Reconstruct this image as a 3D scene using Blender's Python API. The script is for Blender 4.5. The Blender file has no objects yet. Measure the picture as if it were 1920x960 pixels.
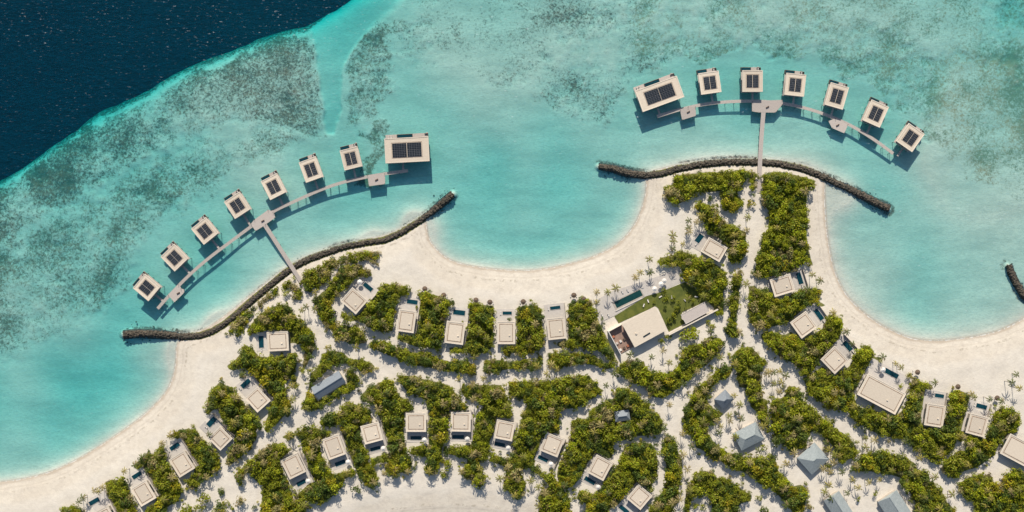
import bpy, math, random
import numpy as np
from mathutils import Vector
rng = np.random.default_rng(7)
random.seed(7)
S = 0.3            # metres per map unit
H = 400.0          # camera height
SUN_EL, SUN_AZ = 31.0, -4.0
C = bpy.context.scene.collection
R = math.radians

def W(px, py, z=0.0):
    k = S*(H-z)/H
    return ((px-960)*k, (480-py)*k, z)

# ---------------------------------------------------------------- materials
def new_mat(name):
    m = bpy.data.materials.new(name); m.use_nodes = True
    nt = m.node_tree; nt.nodes.clear()
    out = nt.nodes.new('ShaderNodeOutputMaterial')
    return m, nt, out
def N(nt, t, **kw):
    n = nt.nodes.new(t)
    for k, v in kw.items():
        if k.startswith('i_'):
            n.inputs[k[2:].replace('_', ' ')].default_value = v
        else: setattr(n, k, v)
    return n
def math_n(nt, op, a, b=None, c=None, clamp=False):
    n = nt.nodes.new('ShaderNodeMath'); n.operation = op; n.use_clamp = clamp
    for i, v in enumerate((a, b, c)):
        if v is None: continue
        if isinstance(v, (int, float)): n.inputs[i].default_value = v
        else: nt.links.new(v, n.inputs[i])
    return n.outputs[0]
def mixc(nt, f, a, b, mode='MIX'):
    n = nt.nodes.new('ShaderNodeMix'); n.data_type = 'RGBA'; n.blend_type = mode
    for idx, v in ((0, f), (6, a), (7, b)):
        if isinstance(v, (int, float)): n.inputs[idx].default_value = v
        elif isinstance(v, tuple): n.inputs[idx].default_value = (*v, 1) if len(v) == 3 else v
        else: nt.links.new(v, n.inputs[idx])
    return n.outputs[2]
def noise(nt, vec, scale, detail=3, rough=0.55, dist=0.0):
    n = N(nt, 'ShaderNodeTexNoise'); n.inputs['Scale'].default_value = scale
    n.inputs['Detail'].default_value = detail; n.inputs['Roughness'].default_value = rough
    n.inputs['Distortion'].default_value = dist
    if vec is not None: nt.links.new(vec, n.inputs['Vector'])
    return n.outputs['Fac']
def ramp(nt, v, lo, hi, a=0.0, b=1.0):
    n = nt.nodes.new('ShaderNodeMapRange'); n.interpolation_type = 'SMOOTHSTEP'
    for i, x in ((0, v), (1, lo), (2, hi), (3, a), (4, b)):
        if isinstance(x, (int, float)): n.inputs[i].default_value = x
        else: nt.links.new(x, n.inputs[i])
    return n.outputs[0]
def coords(nt, kind='pos', rot=0, scale=(1, 1, 1)):
    if kind == 'pos': src = nt.nodes.new('ShaderNodeNewGeometry').outputs['Position']
    else: src = nt.nodes.new('ShaderNodeTexCoord').outputs['Object']
    mp = nt.nodes.new('ShaderNodeMapping'); mp.inputs['Rotation'].default_value = (0, 0, rot)
    mp.inputs['Scale'].default_value = scale
    nt.links.new(src, mp.inputs['Vector'])
    return mp.outputs[0]

def simple(name, col, col2=None, scale=1.5, rough=0.8, bump=0.15, obj=True, spec=0.3, stretch=(1, 1, 1), metal=0.0, fine=None):
    m, nt, out = new_mat(name)
    b = N(nt, 'ShaderNodeBsdfPrincipled'); b.inputs['Roughness'].default_value = rough
    b.inputs['Specular IOR Level'].default_value = spec; b.inputs['Metallic'].default_value = metal
    v = coords(nt, 'obj' if obj else 'pos', 0, stretch)
    f = ramp(nt, noise(nt, v, scale, 5, 0.6), 0.3, 0.7)
    c2 = col2 or tuple(x*0.75 for x in col)
    col_s = mixc(nt, f, col, c2)
    oi = nt.nodes.new('ShaderNodeObjectInfo')
    g = ramp(nt, oi.outputs['Random'], 0, 1, 0.88, 1.05)
    cc = nt.nodes.new('ShaderNodeVectorMath'); cc.operation = 'SCALE'
    nt.links.new(col_s, cc.inputs[0]); nt.links.new(g, cc.inputs['Scale'])
    nt.links.new(cc.outputs[0], b.inputs['Base Color'])
    if bump:
        bp = N(nt, 'ShaderNodeBump'); bp.inputs['Strength'].default_value = bump; bp.inputs['Distance'].default_value = 0.1
        nt.links.new(noise(nt, v, scale*4, 3), bp.inputs['Height']); nt.links.new(bp.outputs[0], b.inputs['Normal'])
    nt.links.new(b.outputs[0], out.inputs[0])
    return m

def ground_mat():
    m, nt, out = new_mat('island_sand_and_reef')
    b = N(nt, 'ShaderNodeBsdfPrincipled'); b.inputs['Roughness'].default_value = 0.9
    b.inputs['Specular IOR Level'].default_value = 0.1
    geo = nt.nodes.new('ShaderNodeNewGeometry'); sep = nt.nodes.new('ShaderNodeSeparateXYZ')
    nt.links.new(geo.outputs['Position'], sep.inputs[0]); z = sep.outputs[2]
    p = coords(nt); ps = coords(nt, 'pos', R(-25), (1, 3.2, 1))
    def att(n):
        a = nt.nodes.new('ShaderNodeAttribute'); a.attribute_name = n; return a.outputs['Fac']
    reef, pale, veg = att('reef'), att('pale'), att('litter')
    # dry sand
    n_big = noise(nt, p, 0.035, 5, 0.6); n_mid = noise(nt, p, 0.35, 5, 0.65); n_fine = noise(nt, p, 1.6, 3, 0.6)
    sand = mixc(nt, ramp(nt, n_big, 0.35, 0.65), (0.63, 0.56, 0.46), (0.695, 0.628, 0.525))
    sand = mixc(nt, ramp(nt, n_mid, 0.35, 0.8, 0, 0.6), sand, (0.50, 0.44, 0.37))
    sand = mixc(nt, ramp(nt, n_fine, 0.5, 0.8, 0, 0.35), sand, (0.46, 0.41, 0.35))
    # tide bands: slightly darker, pinker wet sand close to the water line
    zz = math_n(nt, 'ADD', z, math_n(nt, 'MULTIPLY', math_n(nt, 'SUBTRACT', noise(nt, ps, 0.12, 3), 0.5), 0.22))
    wet = math_n(nt, 'MULTIPLY', ramp(nt, zz, 0.02, 0.16, 1, 0), ramp(nt, z, -0.5, 0.0, 0, 1))
    sand = mixc(nt, math_n(nt, 'MULTIPLY', wet, 0.75), sand, (0.45, 0.37, 0.28))
    line = math_n(nt, 'MULTIPLY', ramp(nt, zz, 0.28, 0.33), ramp(nt, zz, 0.36, 0.44, 1, 0))
    sand = mixc(nt, math_n(nt, 'MULTIPLY', line, 0.22), sand, (0.40, 0.34, 0.27))
    inland = ramp(nt, z, 0.9, 1.2)
    sand = mixc(nt, math_n(nt, 'MULTIPLY', inland, 0.35), sand, (0.72, 0.675, 0.60))
    speck = math_n(nt, 'MULTIPLY', ramp(nt, noise(nt, p, 1.1, 4, 0.75), 0.60, 0.70), ramp(nt, noise(nt, p, 0.09, 4, 0.7), 0.45, 0.62))
    sand = mixc(nt, math_n(nt, 'MULTIPLY', speck, math_n(nt, 'ADD', 0.05, math_n(nt, 'MULTIPLY', inland, 0.5))), sand, (0.24, 0.19, 0.12))
    trod = ramp(nt, noise(nt, coords(nt, 'pos', R(35), (1, 1, 1)), 0.16, 7, 0.78, 1.6), 0.46, 0.60)
    sand = mixc(nt, math_n(nt, 'MULTIPLY', trod, 0.2), sand, (0.47, 0.41, 0.335))
    wrack = math_n(nt, 'MULTIPLY', math_n(nt, 'MULTIPLY', ramp(nt, zz, 0.50, 0.54), ramp(nt, zz, 0.57, 0.63, 1, 0)), ramp(nt, noise(nt, p, 0.5, 4, 0.7), 0.5, 0.62))
    sand = mixc(nt, math_n(nt, 'MULTIPLY', wrack, 0.5), sand, (0.30, 0.25, 0.18))
    zf = math_n(nt, 'ADD', z, math_n(nt, 'MULTIPLY', math_n(nt, 'SUBTRACT', noise(nt, p, 0.09, 4, 0.6), 0.5), 0.10))
    foam = math_n(nt, 'MULTIPLY', math_n(nt, 'MULTIPLY', ramp(nt, zf, -0.05, -0.02), ramp(nt, zf, 0.0, 0.03, 1, 0)), ramp(nt, noise(nt, p, 0.6, 3, 0.6), 0.42, 0.58))
    # litter and low herbs beneath the planting
    lit = ramp(nt, math_n(nt, 'ADD', veg, math_n(nt, 'MULTIPLY', math_n(nt, 'SUBTRACT', n_mid, 0.5), 0.9)), 0.45, 0.75)
    land = mixc(nt, lit, sand, mixc(nt, ramp(nt, n_fine, .4, .65), (0.19, 0.18, 0.06), (0.10, 0.12, 0.03)))
    # seabed
    sb = mixc(nt, ramp(nt, noise(nt, ps, 0.03, 5, 0.62), 0.35, 0.7), (0.74, 0.67, 0.565), (0.56, 0.53, 0.45))
    sb = mixc(nt, ramp(nt, noise(nt, ps, 0.5, 5, 0.7), 0.4, 0.7, 0, 0.5), sb, (0.40, 0.40, 0.35))  # stretched ripples in the sand colour imitate the light play of waves
    big = noise(nt, p, 0.05, 5, 0.7, 0.5); c1 = noise(nt, p, 0.55, 6, 0.82, 0.5); c2 = noise(nt, p, 0.75, 5, 0.8)
    s = math_n(nt, 'ADD', math_n(nt, 'MULTIPLY', c1, 0.5), math_n(nt, 'ADD', math_n(nt, 'MULTIPLY', c2, 0.33), math_n(nt, 'MULTIPLY', big, 0.17)))
    thr = math_n(nt, 'SUBTRACT', 0.665, math_n(nt, 'MULTIPLY', reef, 0.25))
    cm = ramp(nt, math_n(nt, 'SUBTRACT', s, thr), -0.06, 0.085)
    cm = math_n(nt, 'MULTIPLY', cm, ramp(nt, reef, 0.03, 0.2))
    coral_d = mixc(nt, ramp(nt, noise(nt, p, 0.16, 4, 0.7), 0.4, 0.6), (0.20, 0.125, 0.085), (0.075, 0.085, 0.065))
    coral_d = mixc(nt, ramp(nt, c2, 0.48, 0.64, 0, 0.8), coral_d, (0.03, 0.04, 0.032))
    coral_p = mixc(nt, ramp(nt, noise(nt, p, 0.05, 4, 0.7), 0.4, 0.6), (0.42, 0.29, 0.18), (0.22, 0.24, 0.155))
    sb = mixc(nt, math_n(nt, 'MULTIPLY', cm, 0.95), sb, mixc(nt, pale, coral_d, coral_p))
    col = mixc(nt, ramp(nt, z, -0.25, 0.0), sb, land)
    col = mixc(nt, math_n(nt, 'MULTIPLY', foam, 0.6), col, (0.80, 0.80, 0.78))
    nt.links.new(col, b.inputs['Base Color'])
    bp = N(nt, 'ShaderNodeBump'); bp.inputs['Strength'].default_value = 0.45; bp.inputs['Distance'].default_value = 0.35
    nt.links.new(math_n(nt, 'ADD', n_mid, math_n(nt, 'MULTIPLY', n_fine, 0.4)), bp.inputs['Height'])
    nt.links.new(bp.outputs[0], b.inputs['Normal'])
    nt.links.new(b.outputs[0], out.inputs[0])
    return m

def water_mat():
    m, nt, out = new_mat('sea_water')
    p = coords(nt, 'pos', R(12), (1, 2.2, 1))
    p2 = coords(nt, 'pos', R(-18), (1, 2.6, 1))
    hgt = math_n(nt, 'ADD', noise(nt, p, 0.22, 5, 0.65, 0.4), math_n(nt, 'MULTIPLY', noise(nt, p2, 0.7, 4, 0.6), 0.45))
    bp = N(nt, 'ShaderNodeBump'); bp.inputs['Strength'].default_value = 1.0; bp.inputs['Distance'].default_value = 2.6
    nt.links.new(hgt, bp.inputs['Height'])
    bp2 = N(nt, 'ShaderNodeBump'); bp2.inputs['Strength'].default_value = 0.2; bp2.inputs['Distance'].default_value = 0.5
    nt.links.new(hgt, bp2.inputs['Height'])
    tr = N(nt, 'ShaderNodeBsdfTransparent'); tr.inputs[0].default_value = (0.97, 0.985, 0.985, 1)
    df = N(nt, 'ShaderNodeBsdfDiffuse'); df.inputs[0].default_value = (0.0, 0.22, 0.44, 1)
    nt.links.new(bp.outputs[0], df.inputs['Normal'])
    m1 = N(nt, 'ShaderNodeMixShader'); nt.links.new(ramp(nt, hgt, 0.50, 0.98, 0.052, 0.105), m1.inputs[0])  # lighter and darker wave facets painted through the blue diffuse share
    nt.links.new(tr.outputs[0], m1.inputs[1]); nt.links.new(df.outputs[0], m1.inputs[2])
    # small breaking crests, only where the wind sea is open
    a = nt.nodes.new('ShaderNodeNewGeometry')
    p3 = coords(nt, 'pos', R(10), (1, 3.2, 1))
    f = math_n(nt, 'MULTIPLY', ramp(nt, noise(nt, p3, 0.33, 5, 0.66), 0.60, 0.74), ramp(nt, noise(nt, coords(nt), 0.05, 4), 0.36, 0.60, 0.12, 1))
    sep = nt.nodes.new('ShaderNodeSeparateXYZ'); nt.links.new(a.outputs['Position'], sep.inputs[0])
    opn = ramp(nt, math_n(nt, 'ADD', math_n(nt, 'MULTIPLY', sep.outputs[0], 0.25), sep.outputs[1]), 0, 110, 0.20, 0.6)
    fm = N(nt, 'ShaderNodeBsdfDiffuse'); fm.inputs[0].default_value = (0.75, 0.8, 0.8, 1)
    m2 = N(nt, 'ShaderNodeMixShader'); nt.links.new(math_n(nt, 'MULTIPLY', f, opn), m2.inputs[0])
    nt.links.new(m1.outputs[0], m2.inputs[1]); nt.links.new(fm.outputs[0], m2.inputs[2])
    gl = N(nt, 'ShaderNodeBsdfGlossy'); gl.inputs['Roughness'].default_value = 0.12
    nt.links.new(bp2.outputs[0], gl.inputs['Normal'])
    fr = N(nt, 'ShaderNodeFresnel'); nt.links.new(bp2.outputs[0], fr.inputs['Normal'])
    # same reflectance from above and from below, so sunlight reaches the seabed
    nt.links.new(ramp(nt, a.outputs['Backfacing'], 0, 1, 1.33, 1/1.33), fr.inputs[0])
    m3 = N(nt, 'ShaderNodeMixShader'); nt.links.new(fr.outputs[0], m3.inputs[0])
    nt.links.new(m2.outputs[0], m3.inputs[1]); nt.links.new(gl.outputs[0], m3.inputs[2])
    nt.links.new(m3.outputs[0], out.inputs[0])
    ab = N(nt, 'ShaderNodeVolumeAbsorption'); ab.inputs['Color'].default_value = (0.0, 0.835, 0.86, 1); ab.inputs['Density'].default_value = 0.185
    nt.links.new(ab.outputs[0], out.inputs['Volume'])
    return m

def leaf_mat(name, trans=0.25):
    m, nt, out = new_mat(name)
    a = nt.nodes.new('ShaderNodeAttribute'); a.attribute_name = 'tint'
    g = noise(nt, coords(nt), 0.9, 3)
    col = mixc(nt, ramp(nt, g, 0.3, 0.7, 0, 0.5), a.outputs['Color'], (0.3, 0.36, 0.25), 'MULTIPLY')
    d = N(nt, 'ShaderNodeBsdfPrincipled'); d.inputs['Roughness'].default_value = 0.6; d.inputs['Specular IOR Level'].default_value = 0.25
    nt.links.new(a.outputs['Color'], d.inputs['Base Color'])
    t = N(nt, 'ShaderNodeBsdfTranslucent'); nt.links.new(a.outputs['Color'], t.inputs[0])
    mx = N(nt, 'ShaderNodeMixShader'); mx.inputs[0].default_value = trans
    nt.links.new(d.outputs[0], mx.inputs[1]); nt.links.new(t.outputs[0], mx.inputs[2])
    nt.links.new(mx.outputs[0], out.inputs[0])
    return m

M = {}
M['ground'] = ground_mat(); M['water'] = water_mat(); M['leaf'] = leaf_mat('foliage', 0.38)
M['roof'] = simple('sun_bleached_roof_boards', (0.65, 0.56, 0.445), (0.57, 0.485, 0.385), 0.6, 0.85, 0.2, stretch=(1, 5, 1))
M['rim'] = simple('pale_roof_edge', (0.70, 0.615, 0.50), (0.64, 0.555, 0.45), 0.8, 0.8)
M['strip'] = simple('brown_roof_gutter', (0.13, 0.075, 0.05), (0.40, 0.29, 0.20), 0.9, 0.8)
M['wall'] = simple('rendered_wall', (0.42, 0.37, 0.31), None, 0.8)
M['dwood'] = simple('dark_timber', (0.13, 0.09, 0.065), None, 2.0, stretch=(1, 6, 1))
M['deck'] = simple('weathered_grey_deck', (0.50, 0.44, 0.39), (0.42, 0.365, 0.33), 1.2, 0.85, 0.2, stretch=(4, 1, 1))
M['pile'] = simple('concrete_pile', (0.32, 0.30, 0.27))
M['glass'] = simple('dark_glass', (0.03, 0.045, 0.05), (0.02, 0.03, 0.035), 1, 0.08, 0, spec=0.6)
M['solar'] = simple('solar_cells', (0.016, 0.022, 0.028), (0.011, 0.016, 0.022), 1.5, 0.32, 0, spec=0.3)
M['alu'] = simple('aluminium_frame', (0.22, 0.22, 0.24), None, 1, 0.5, 0, metal=0.2)
M['pool'] = simple('pool_water', (0.006, 0.05, 0.065), (0.004, 0.038, 0.055), 1.2, 0.06, 0.25, spec=0.5)
M['pool2'] = simple('long_pool_water', (0.012, 0.06, 0.055), (0.008, 0.045, 0.045), 0.6, 0.06, 0.25, spec=0.5)
M['stone'] = simple('pale_terrace_paving', (0.57, 0.52, 0.46), (0.50, 0.455, 0.41), 0.7, 0.85, 0.15)
M['terra'] = simple('reddish_terrace_boards', (0.33, 0.215, 0.165), (0.24, 0.16, 0.125), 0.5, 0.85)
M['white'] = simple('white_canvas', (0.70, 0.66, 0.60), (0.62, 0.58, 0.53), 1)
M['rock'] = simple('revetment_boulders', (0.125, 0.10, 0.075), (0.04, 0.04, 0.032), 0.7, 0.95, 0.5, obj=False)
M['grey_roof'] = simple('pale_grey_roof_sheets', (0.34, 0.37, 0.365), (0.22, 0.25, 0.25), 0.8, 0.6, 0.1, stretch=(1, 6, 1))
M['blue_roof'] = simple('blue_grey_roof_sheets', (0.235, 0.26, 0.285), (0.18, 0.20, 0.22), 0.8, 0.55, 0.1, stretch=(1, 6, 1))
M['thatch'] = simple('brown_thatch', (0.17, 0.12, 0.085), (0.10, 0.07, 0.05), 4, 0.95, 0.5)
M['grass'] = simple('mown_lawn', (0.145, 0.155, 0.03), (0.085, 0.105, 0.02), 0.35, 0.95, 0.3, obj=False)
M['bark'] = simple('grey_bark', (0.26, 0.22, 0.17), (0.15, 0.12, 0.09), 3)
M['red'] = simple('orange_cushion', (0.42, 0.15, 0.08), None, 2)

# ---------------------------------------------------------------- mesh helpers
def link_mesh(name, verts, faces, m, parent=None, smooth=False):
    me = bpy.data.meshes.new(name)
    me.from_pydata([tuple(v) for v in verts], [], faces); me.materials.append(m)
    if smooth: me.polygons.foreach_set('use_smooth', [True]*len(me.polygons))
    me.update()
    o = bpy.data.objects.new(name, me); C.objects.link(o); o.parent = parent
    return o
def np_mesh(name, verts, quads, m, tint=None, smooth=False):
    me = bpy.data.meshes.new(name)
    nv, nq = len(verts), len(quads); k = quads.shape[1]
    me.vertices.add(nv); me.vertices.foreach_set('co', np.asarray(verts, np.float32).ravel())
    me.loops.add(nq*k); me.loops.foreach_set('vertex_index', np.asarray(quads, np.int32).ravel())
    me.polygons.add(nq); me.polygons.foreach_set('loop_start', np.arange(0, nq*k, k, dtype=np.int32))
    me.materials.append(m)
    if smooth: me.polygons.foreach_set('use_smooth', np.ones(nq, bool))
    me.update(calc_edges=True)
    if tint is not None:
        a = me.attributes.new('tint', 'FLOAT_COLOR', 'POINT')
        a.data.foreach_set('color', np.concatenate([tint, np.ones((nv, 1))], 1).astype(np.float32).ravel())
    return me
class MB:
    def __init__(s): s.v = []; s.f = []
    def box(s, cx, cy, z0, sx, sy, z1, rot=0.0, top=1.0):
        c, n = math.cos(rot), math.sin(rot); b = len(s.v)
        for z, t in ((z0, 1.0), (z1, top)):
            for dx, dy in ((-1, -1), (1, -1), (1, 1), (-1, 1)):
                x, y = dx*sx/2*t, dy*sy/2*t
                s.v.append((cx+x*c-y*n, cy+x*n+y*c, z))
        s.f += [(b+3, b+2, b+1, b), (b+4, b+5, b+6, b+7)] + [(b+i, b+(i+1) % 4, b+4+(i+1) % 4, b+4+i) for i in range(4)]
        return s
    def frame(s, cx, cy, z0, sx, sy, z1, t):          # rectangular ring, four butted bars
        s.box(cx, cy+sy/2-t/2, z0, sx, t, z1); s.box(cx, cy-sy/2+t/2, z0, sx, t, z1)
        s.box(cx-sx/2+t/2, cy, z0, t, sy-2*t, z1); s.box(cx+sx/2-t/2, cy, z0, t, sy-2*t, z1)
        return s
    def cyl(s, cx, cy, z0, r0, z1, r1, n=8):
        b = len(s.v)
        for z, r in ((z0, r0), (z1, r1)):
            for i in range(n):
                a = 2*math.pi*i/n; s.v.append((cx+r*math.cos(a), cy+r*math.sin(a), z))
        s.f += [(b+i, b+(i+1) % n, b+n+(i+1) % n, b+n+i) for i in range(n)]
        s.f += [tuple(b+n-1-i for i in range(n)), tuple(b+n+i for i in range(n))]
        return s
    def prism(s, pts, z0, z1):                         # pts counter-clockwise
        b = len(s.v); n = len(pts)
        s.v += [(x, y, z0) for x, y in pts] + [(x, y, z1) for x, y in pts]
        s.f += [(b+i, b+(i+1) % n, b+n+(i+1) % n, b+n+i) for i in range(n)]
        s.f += [tuple(b+n-1-i for i in range(n)), tuple(b+n+i for i in range(n))]
        return s
    def gable(s, sx, sy, z0, z1, hip=0.0):             # ridge along x
        b = len(s.v); h = sx/2-hip
        s.v += [(-sx/2, -sy/2, z0), (sx/2, -sy/2, z0), (sx/2, sy/2, z0), (-sx/2, sy/2, z0), (-h, 0, z1), (h, 0, z1)]
        s.f += [(b, b+1, b+5, b+4), (b+2, b+3, b+4, b+5), (b+1, b+2, b+5), (b+3, b, b+4), (b+3, b+2, b+1, b)]
        return s
    def build(s, name, m, parent=None): return link_mesh(name, s.v, s.f, M[m], parent)
def tag(o, label=None, cat=None, group=None, kind=None):
    if label: o['label'] = label
    if cat: o['category'] = cat
    if group: o['group'] = group
    if kind: o['kind'] = kind
    return o
def empty(name, loc, rot=0.0):
    o = bpy.data.objects.new(name, None); C.objects.link(o); o.location = loc; o.rotation_euler = (0, 0, rot)
    o.empty_display_size = 0.5
    return o
def copy_tree(src, loc, rot=0.0, scale=1.0):
    r = src.copy(); C.objects.link(r); r.location = loc; r.rotation_euler = (0, 0, rot); r.scale = (scale,)*3
    for ch in src.children:
        c = ch.copy(); C.objects.link(c); c.parent = r
        for g in ch.children:
            d = g.copy(); C.objects.link(d); d.parent = c
    return r
def chaikin(p, n=2, closed=True):
    p = np.array(p, float)
    for _ in range(n):
        q = np.roll(p, -1, 0) if closed else p[1:]
        a = p if closed else p[:-1]
        r = np.empty((2*len(a), 2)); r[0::2] = a*.75+q*.25; r[1::2] = a*.25+q*.75
        if not closed: r = np.vstack([p[:1], r, p[-1:]])
        p = r
    return p
def seg_dist(X, Y, P, closed=True):
    P = np.asarray(P, float); Q = np.roll(P, -1, 0) if closed else P[1:]
    A = P if closed else P[:-1]
    d = np.full(X.shape, 1e12)
    for (ax, ay), (bx, by) in zip(A, Q):
        vx, vy = bx-ax, by-ay; L = vx*vx+vy*vy+1e-9
        t = np.clip(((X-ax)*vx+(Y-ay)*vy)/L, 0, 1)
        d = np.minimum(d, (X-ax-t*vx)**2+(Y-ay-t*vy)**2)
    return np.sqrt(d)
def inside(X, Y, P):
    P = np.asarray(P, float); r = np.zeros(X.shape, bool)
    for (ax, ay), (bx, by) in zip(P, np.roll(P, -1, 0)):
        if ay == by: continue
        r ^= ((ay > Y) != (by > Y)) & (X < (bx-ax)*(Y-ay)/(by-ay)+ax)
    return r
def sstep(x, a, b):
    t = np.clip((x-a)/(b-a), 0, 1); return t*t*(3-2*t)

# ---------------------------------------------------------------- map data (map units, x right, y down)
LAND = chaikin([(-400, 925), (-150, 915), (0, 905), (80, 891), (142, 864), (205, 825), (267, 781), (292, 757), (312, 735), (325, 706), (330, 675), (330, 645), (345, 628),
 (372, 622), (395, 611), (420, 593), (440, 578), (455, 566), (500, 530), (550, 491), (610, 468), (680, 449), (720, 443), (750, 430), (778, 412), (795, 404), (800, 420), (803, 447), (820, 470),
 (842, 487), (868, 496), (927, 505), (989, 508), (1041, 501), (1093, 488), (1130, 474), (1163, 455), (1190, 423), (1204, 390), (1211, 362), (1212, 338), (1212, 325), (1240, 316), (1300, 303),
 (1420, 297), (1500, 307), (1530, 319), (1546, 332), (1546, 372), (1548, 414), (1553, 456), (1560, 493), (1569, 522), (1588, 557), (1620, 588), (1651, 610), (1688, 628), (1713, 636), (1751, 640),
 (1791, 637), (1853, 627), (1885, 616), (1920, 598), (1990, 555), (2120, 530), (2300, 530), (2300, 1300), (1080, 1300), (1060, 1050), (1010, 1000), (960, 975), (850, 962), (720, 975), (640, 1010), (580, 1300), (-400, 1300)], 2)
DEEP = [(-2000, 1300), (-300, 480), (-100, 370), (0, 312), (60, 272), (110, 237), (160, 203), (230, 166), (300, 127), (400, 88), (480, 58), (560, 32), (620, 0), (690, -45), (900, -140), (1400, -260), (2400, -400), (6000, -900), (6000, -6000), (-6000, -6000), (-6000, 3000)]
CHANNEL = [(578, 45), (593, 110), (597, 157), (603, 187), (609, 250), (624, 250), (637, 207), (641, 140), (650, 100), (690, 60), (740, 20), (790, -40), (700, -80), (630, -20)]
REEFS = [  # polygon, density, pale, blur
 ([(0, 335), (60, 296), (110, 262), (230, 190), (320, 145), (420, 108), (500, 80), (570, 58), (583, 70), (591, 110), (598, 190), (605, 250), (560, 240), (500, 215), (440, 225), (380, 250), (300, 285), (200, 330), (100, 400), (0, 470), (-300, 650), (-300, 500)], .76, .15, 10),
 ([(0, 470), (100, 400), (200, 330), (300, 285), (380, 250), (440, 225), (500, 215), (600, 250), (560, 275), (490, 305), (410, 355), (330, 410), (260, 465), (235, 530), (200, 585), (140, 615), (60, 660), (0, 690), (-300, 850), (-300, 650)], .66, .35, 34),
 ([(648, 112), (700, 62), (760, 25), (800, -60), (910, -60), (895, 0), (850, 38), (800, 55), (735, 80), (745, 130), (730, 180), (700, 235), (650, 240), (640, 190)], .70, .30, 14),
 ([(800, -60), (1300, -60), (1300, 100), (1180, 160), (1150, 240), (1050, 220), (900, 150), (820, 110), (740, 110)], .50, .12, 14),
 ([(1200, -80), (2300, -80), (2300, 350), (1920, 380), (1800, 330), (1745, 270), (1690, 200), (1610, 143), (1510, 106), (1400, 95), (1290, 100), (1190, 100)], .62, .85, 9),
 ([(1740, 60), (2100, 60), (2100, 330), (1850, 320), (1770, 240), (1740, 150)], .72, 1.0, 25),
 ([(685, 235), (722, 235), (716, 330), (688, 330)], .8, .5, 9),
]
BANKS = [(270, 668, 42, 0.75), (35, 722, 45, .6), (1640, 500, 60, .35), (1770, 310, 90, 1.0), (1880, 270, 100, 1.0), (1840, 180, 60, .8), (1850, 400, 120, .6), (1585, 362, 34, 1.3), (405, 603, 24, 1.0), (338, 660, 34, .9), (770, 408, 18, .9), (820, 430, 26, .6), (700, 440, 22, .6), (1560, 250, 60, .15), (1500, 240, 70, .25), (1330, 260, 70, .3), (480, 300, 70, .35), (620, 290, 50, .3),
         (860, 150, 120, .35), (1000, 60, 160, .4), (1130, 400, 50, .2), (1250, 180, 0, 0), (1400, 120, 60, .3), (1620, 170, 60, .3), (1740, 300, 60, .3)]
PITS = [(180, 720, 60, .5), (130, 800, 90, .5), (990, 440, 120, .5), (900, 330, 110, .35), (1730, 580, 50, .45), (1440, 160, 0, 0), (650, 400, 70, .25), (1900, 20, 60, 1.2), (1080, 320, 80, .25), (400, 520, 60, .35)]
REV1 = [(231, 628, 9), (260, 625, 9), (300, 627, 9.5), (340, 631, 9.5), (375, 630, 9), (400, 621, 8), (420, 609, 8), (440, 593, 8), (460, 575, 8), (480, 558, 8), (505, 537, 8), (530, 516, 8), (555, 498, 8), (580, 486, 8), (610, 475, 8), (640, 464, 7.5),
        (680, 456, 7.5), (720, 451, 7.5), (750, 438, 7), (780, 419, 7), (810, 397, 7.5), (830, 380, 8.5), (849, 364, 8)]
REV2 = [(1123, 312, 7), (1150, 316, 8.5), (1175, 324, 9), (1205, 329, 9), (1240, 326, 8.5), (1270, 317, 9), (1310, 309, 9), (1360, 304, 9), (1420, 304, 9), (1460, 307, 9), (1500, 315, 9), (1530, 326, 9), (1560, 339, 8.5), (1600, 358, 9), (1640, 379, 9), (1668, 392, 8)]
REV3 = [(1891, 497, 8), (1896, 512, 9), (1905, 530, 9), (1918, 552, 9), (1940, 575, 9), (1975, 590, 9)]

# roofs: cx, cy, w, h, rot(deg ccw), pool(cx, cy, w, h, rot)
OVER = [(275, 539, 35, 38, 50, 'leftmost solar roofed villa of the left jetty, turned like a diamond'),
        (327, 483, 35, 38, 44, 'overwater villa with solar roof, second from the lower left end of the left jetty'),
        (384, 433, 35, 38, 39, 'overwater villa with solar roof, third from the lower left end of the left jetty'),
        (445, 385, 35, 38, 33, 'overwater villa with solar roof just left of the wide landing of the left jetty'),
        (513, 350, 34, 39, 27, 'overwater villa with solar roof just above right of the wide landing of the left jetty'),
        (583, 318, 34, 40, 20, 'overwater villa with solar roof, third from the right end of the left jetty'),
        (658, 297, 34, 38, 14, 'small solar roofed villa next to the long one on the left jetty'),
        (1331, 155, 38, 40, 8, 'small solar roofed villa next to the long tilted one on the right jetty'),
        (1411, 152, 38, 40, 0, 'square solar roofed villa standing straight above the landing of the right jetty'),
        (1491, 159, 37, 41, -6, 'solar roofed overwater villa just right of the landing of the right jetty'),
        (1569, 180, 35, 43, -16, 'solar roofed overwater villa, third from the lower right end of the right jetty'),
        (1642, 213, 35, 42, -24, 'solar roofed overwater villa, second from the lower right end of the right jetty'),
        (1707, 258, 36, 41, -35, 'rightmost solar roofed overwater villa at the end of the right jetty')]
OVERL = [(763, 281, 82, 46, 3, 'long solar roofed overwater villa at the right end of the left jetty', (748, 758, 0)),
         (1237, 176, 82, 42, 20, 'long tilted solar roofed overwater villa at the left end of the right jetty', None)]
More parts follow.
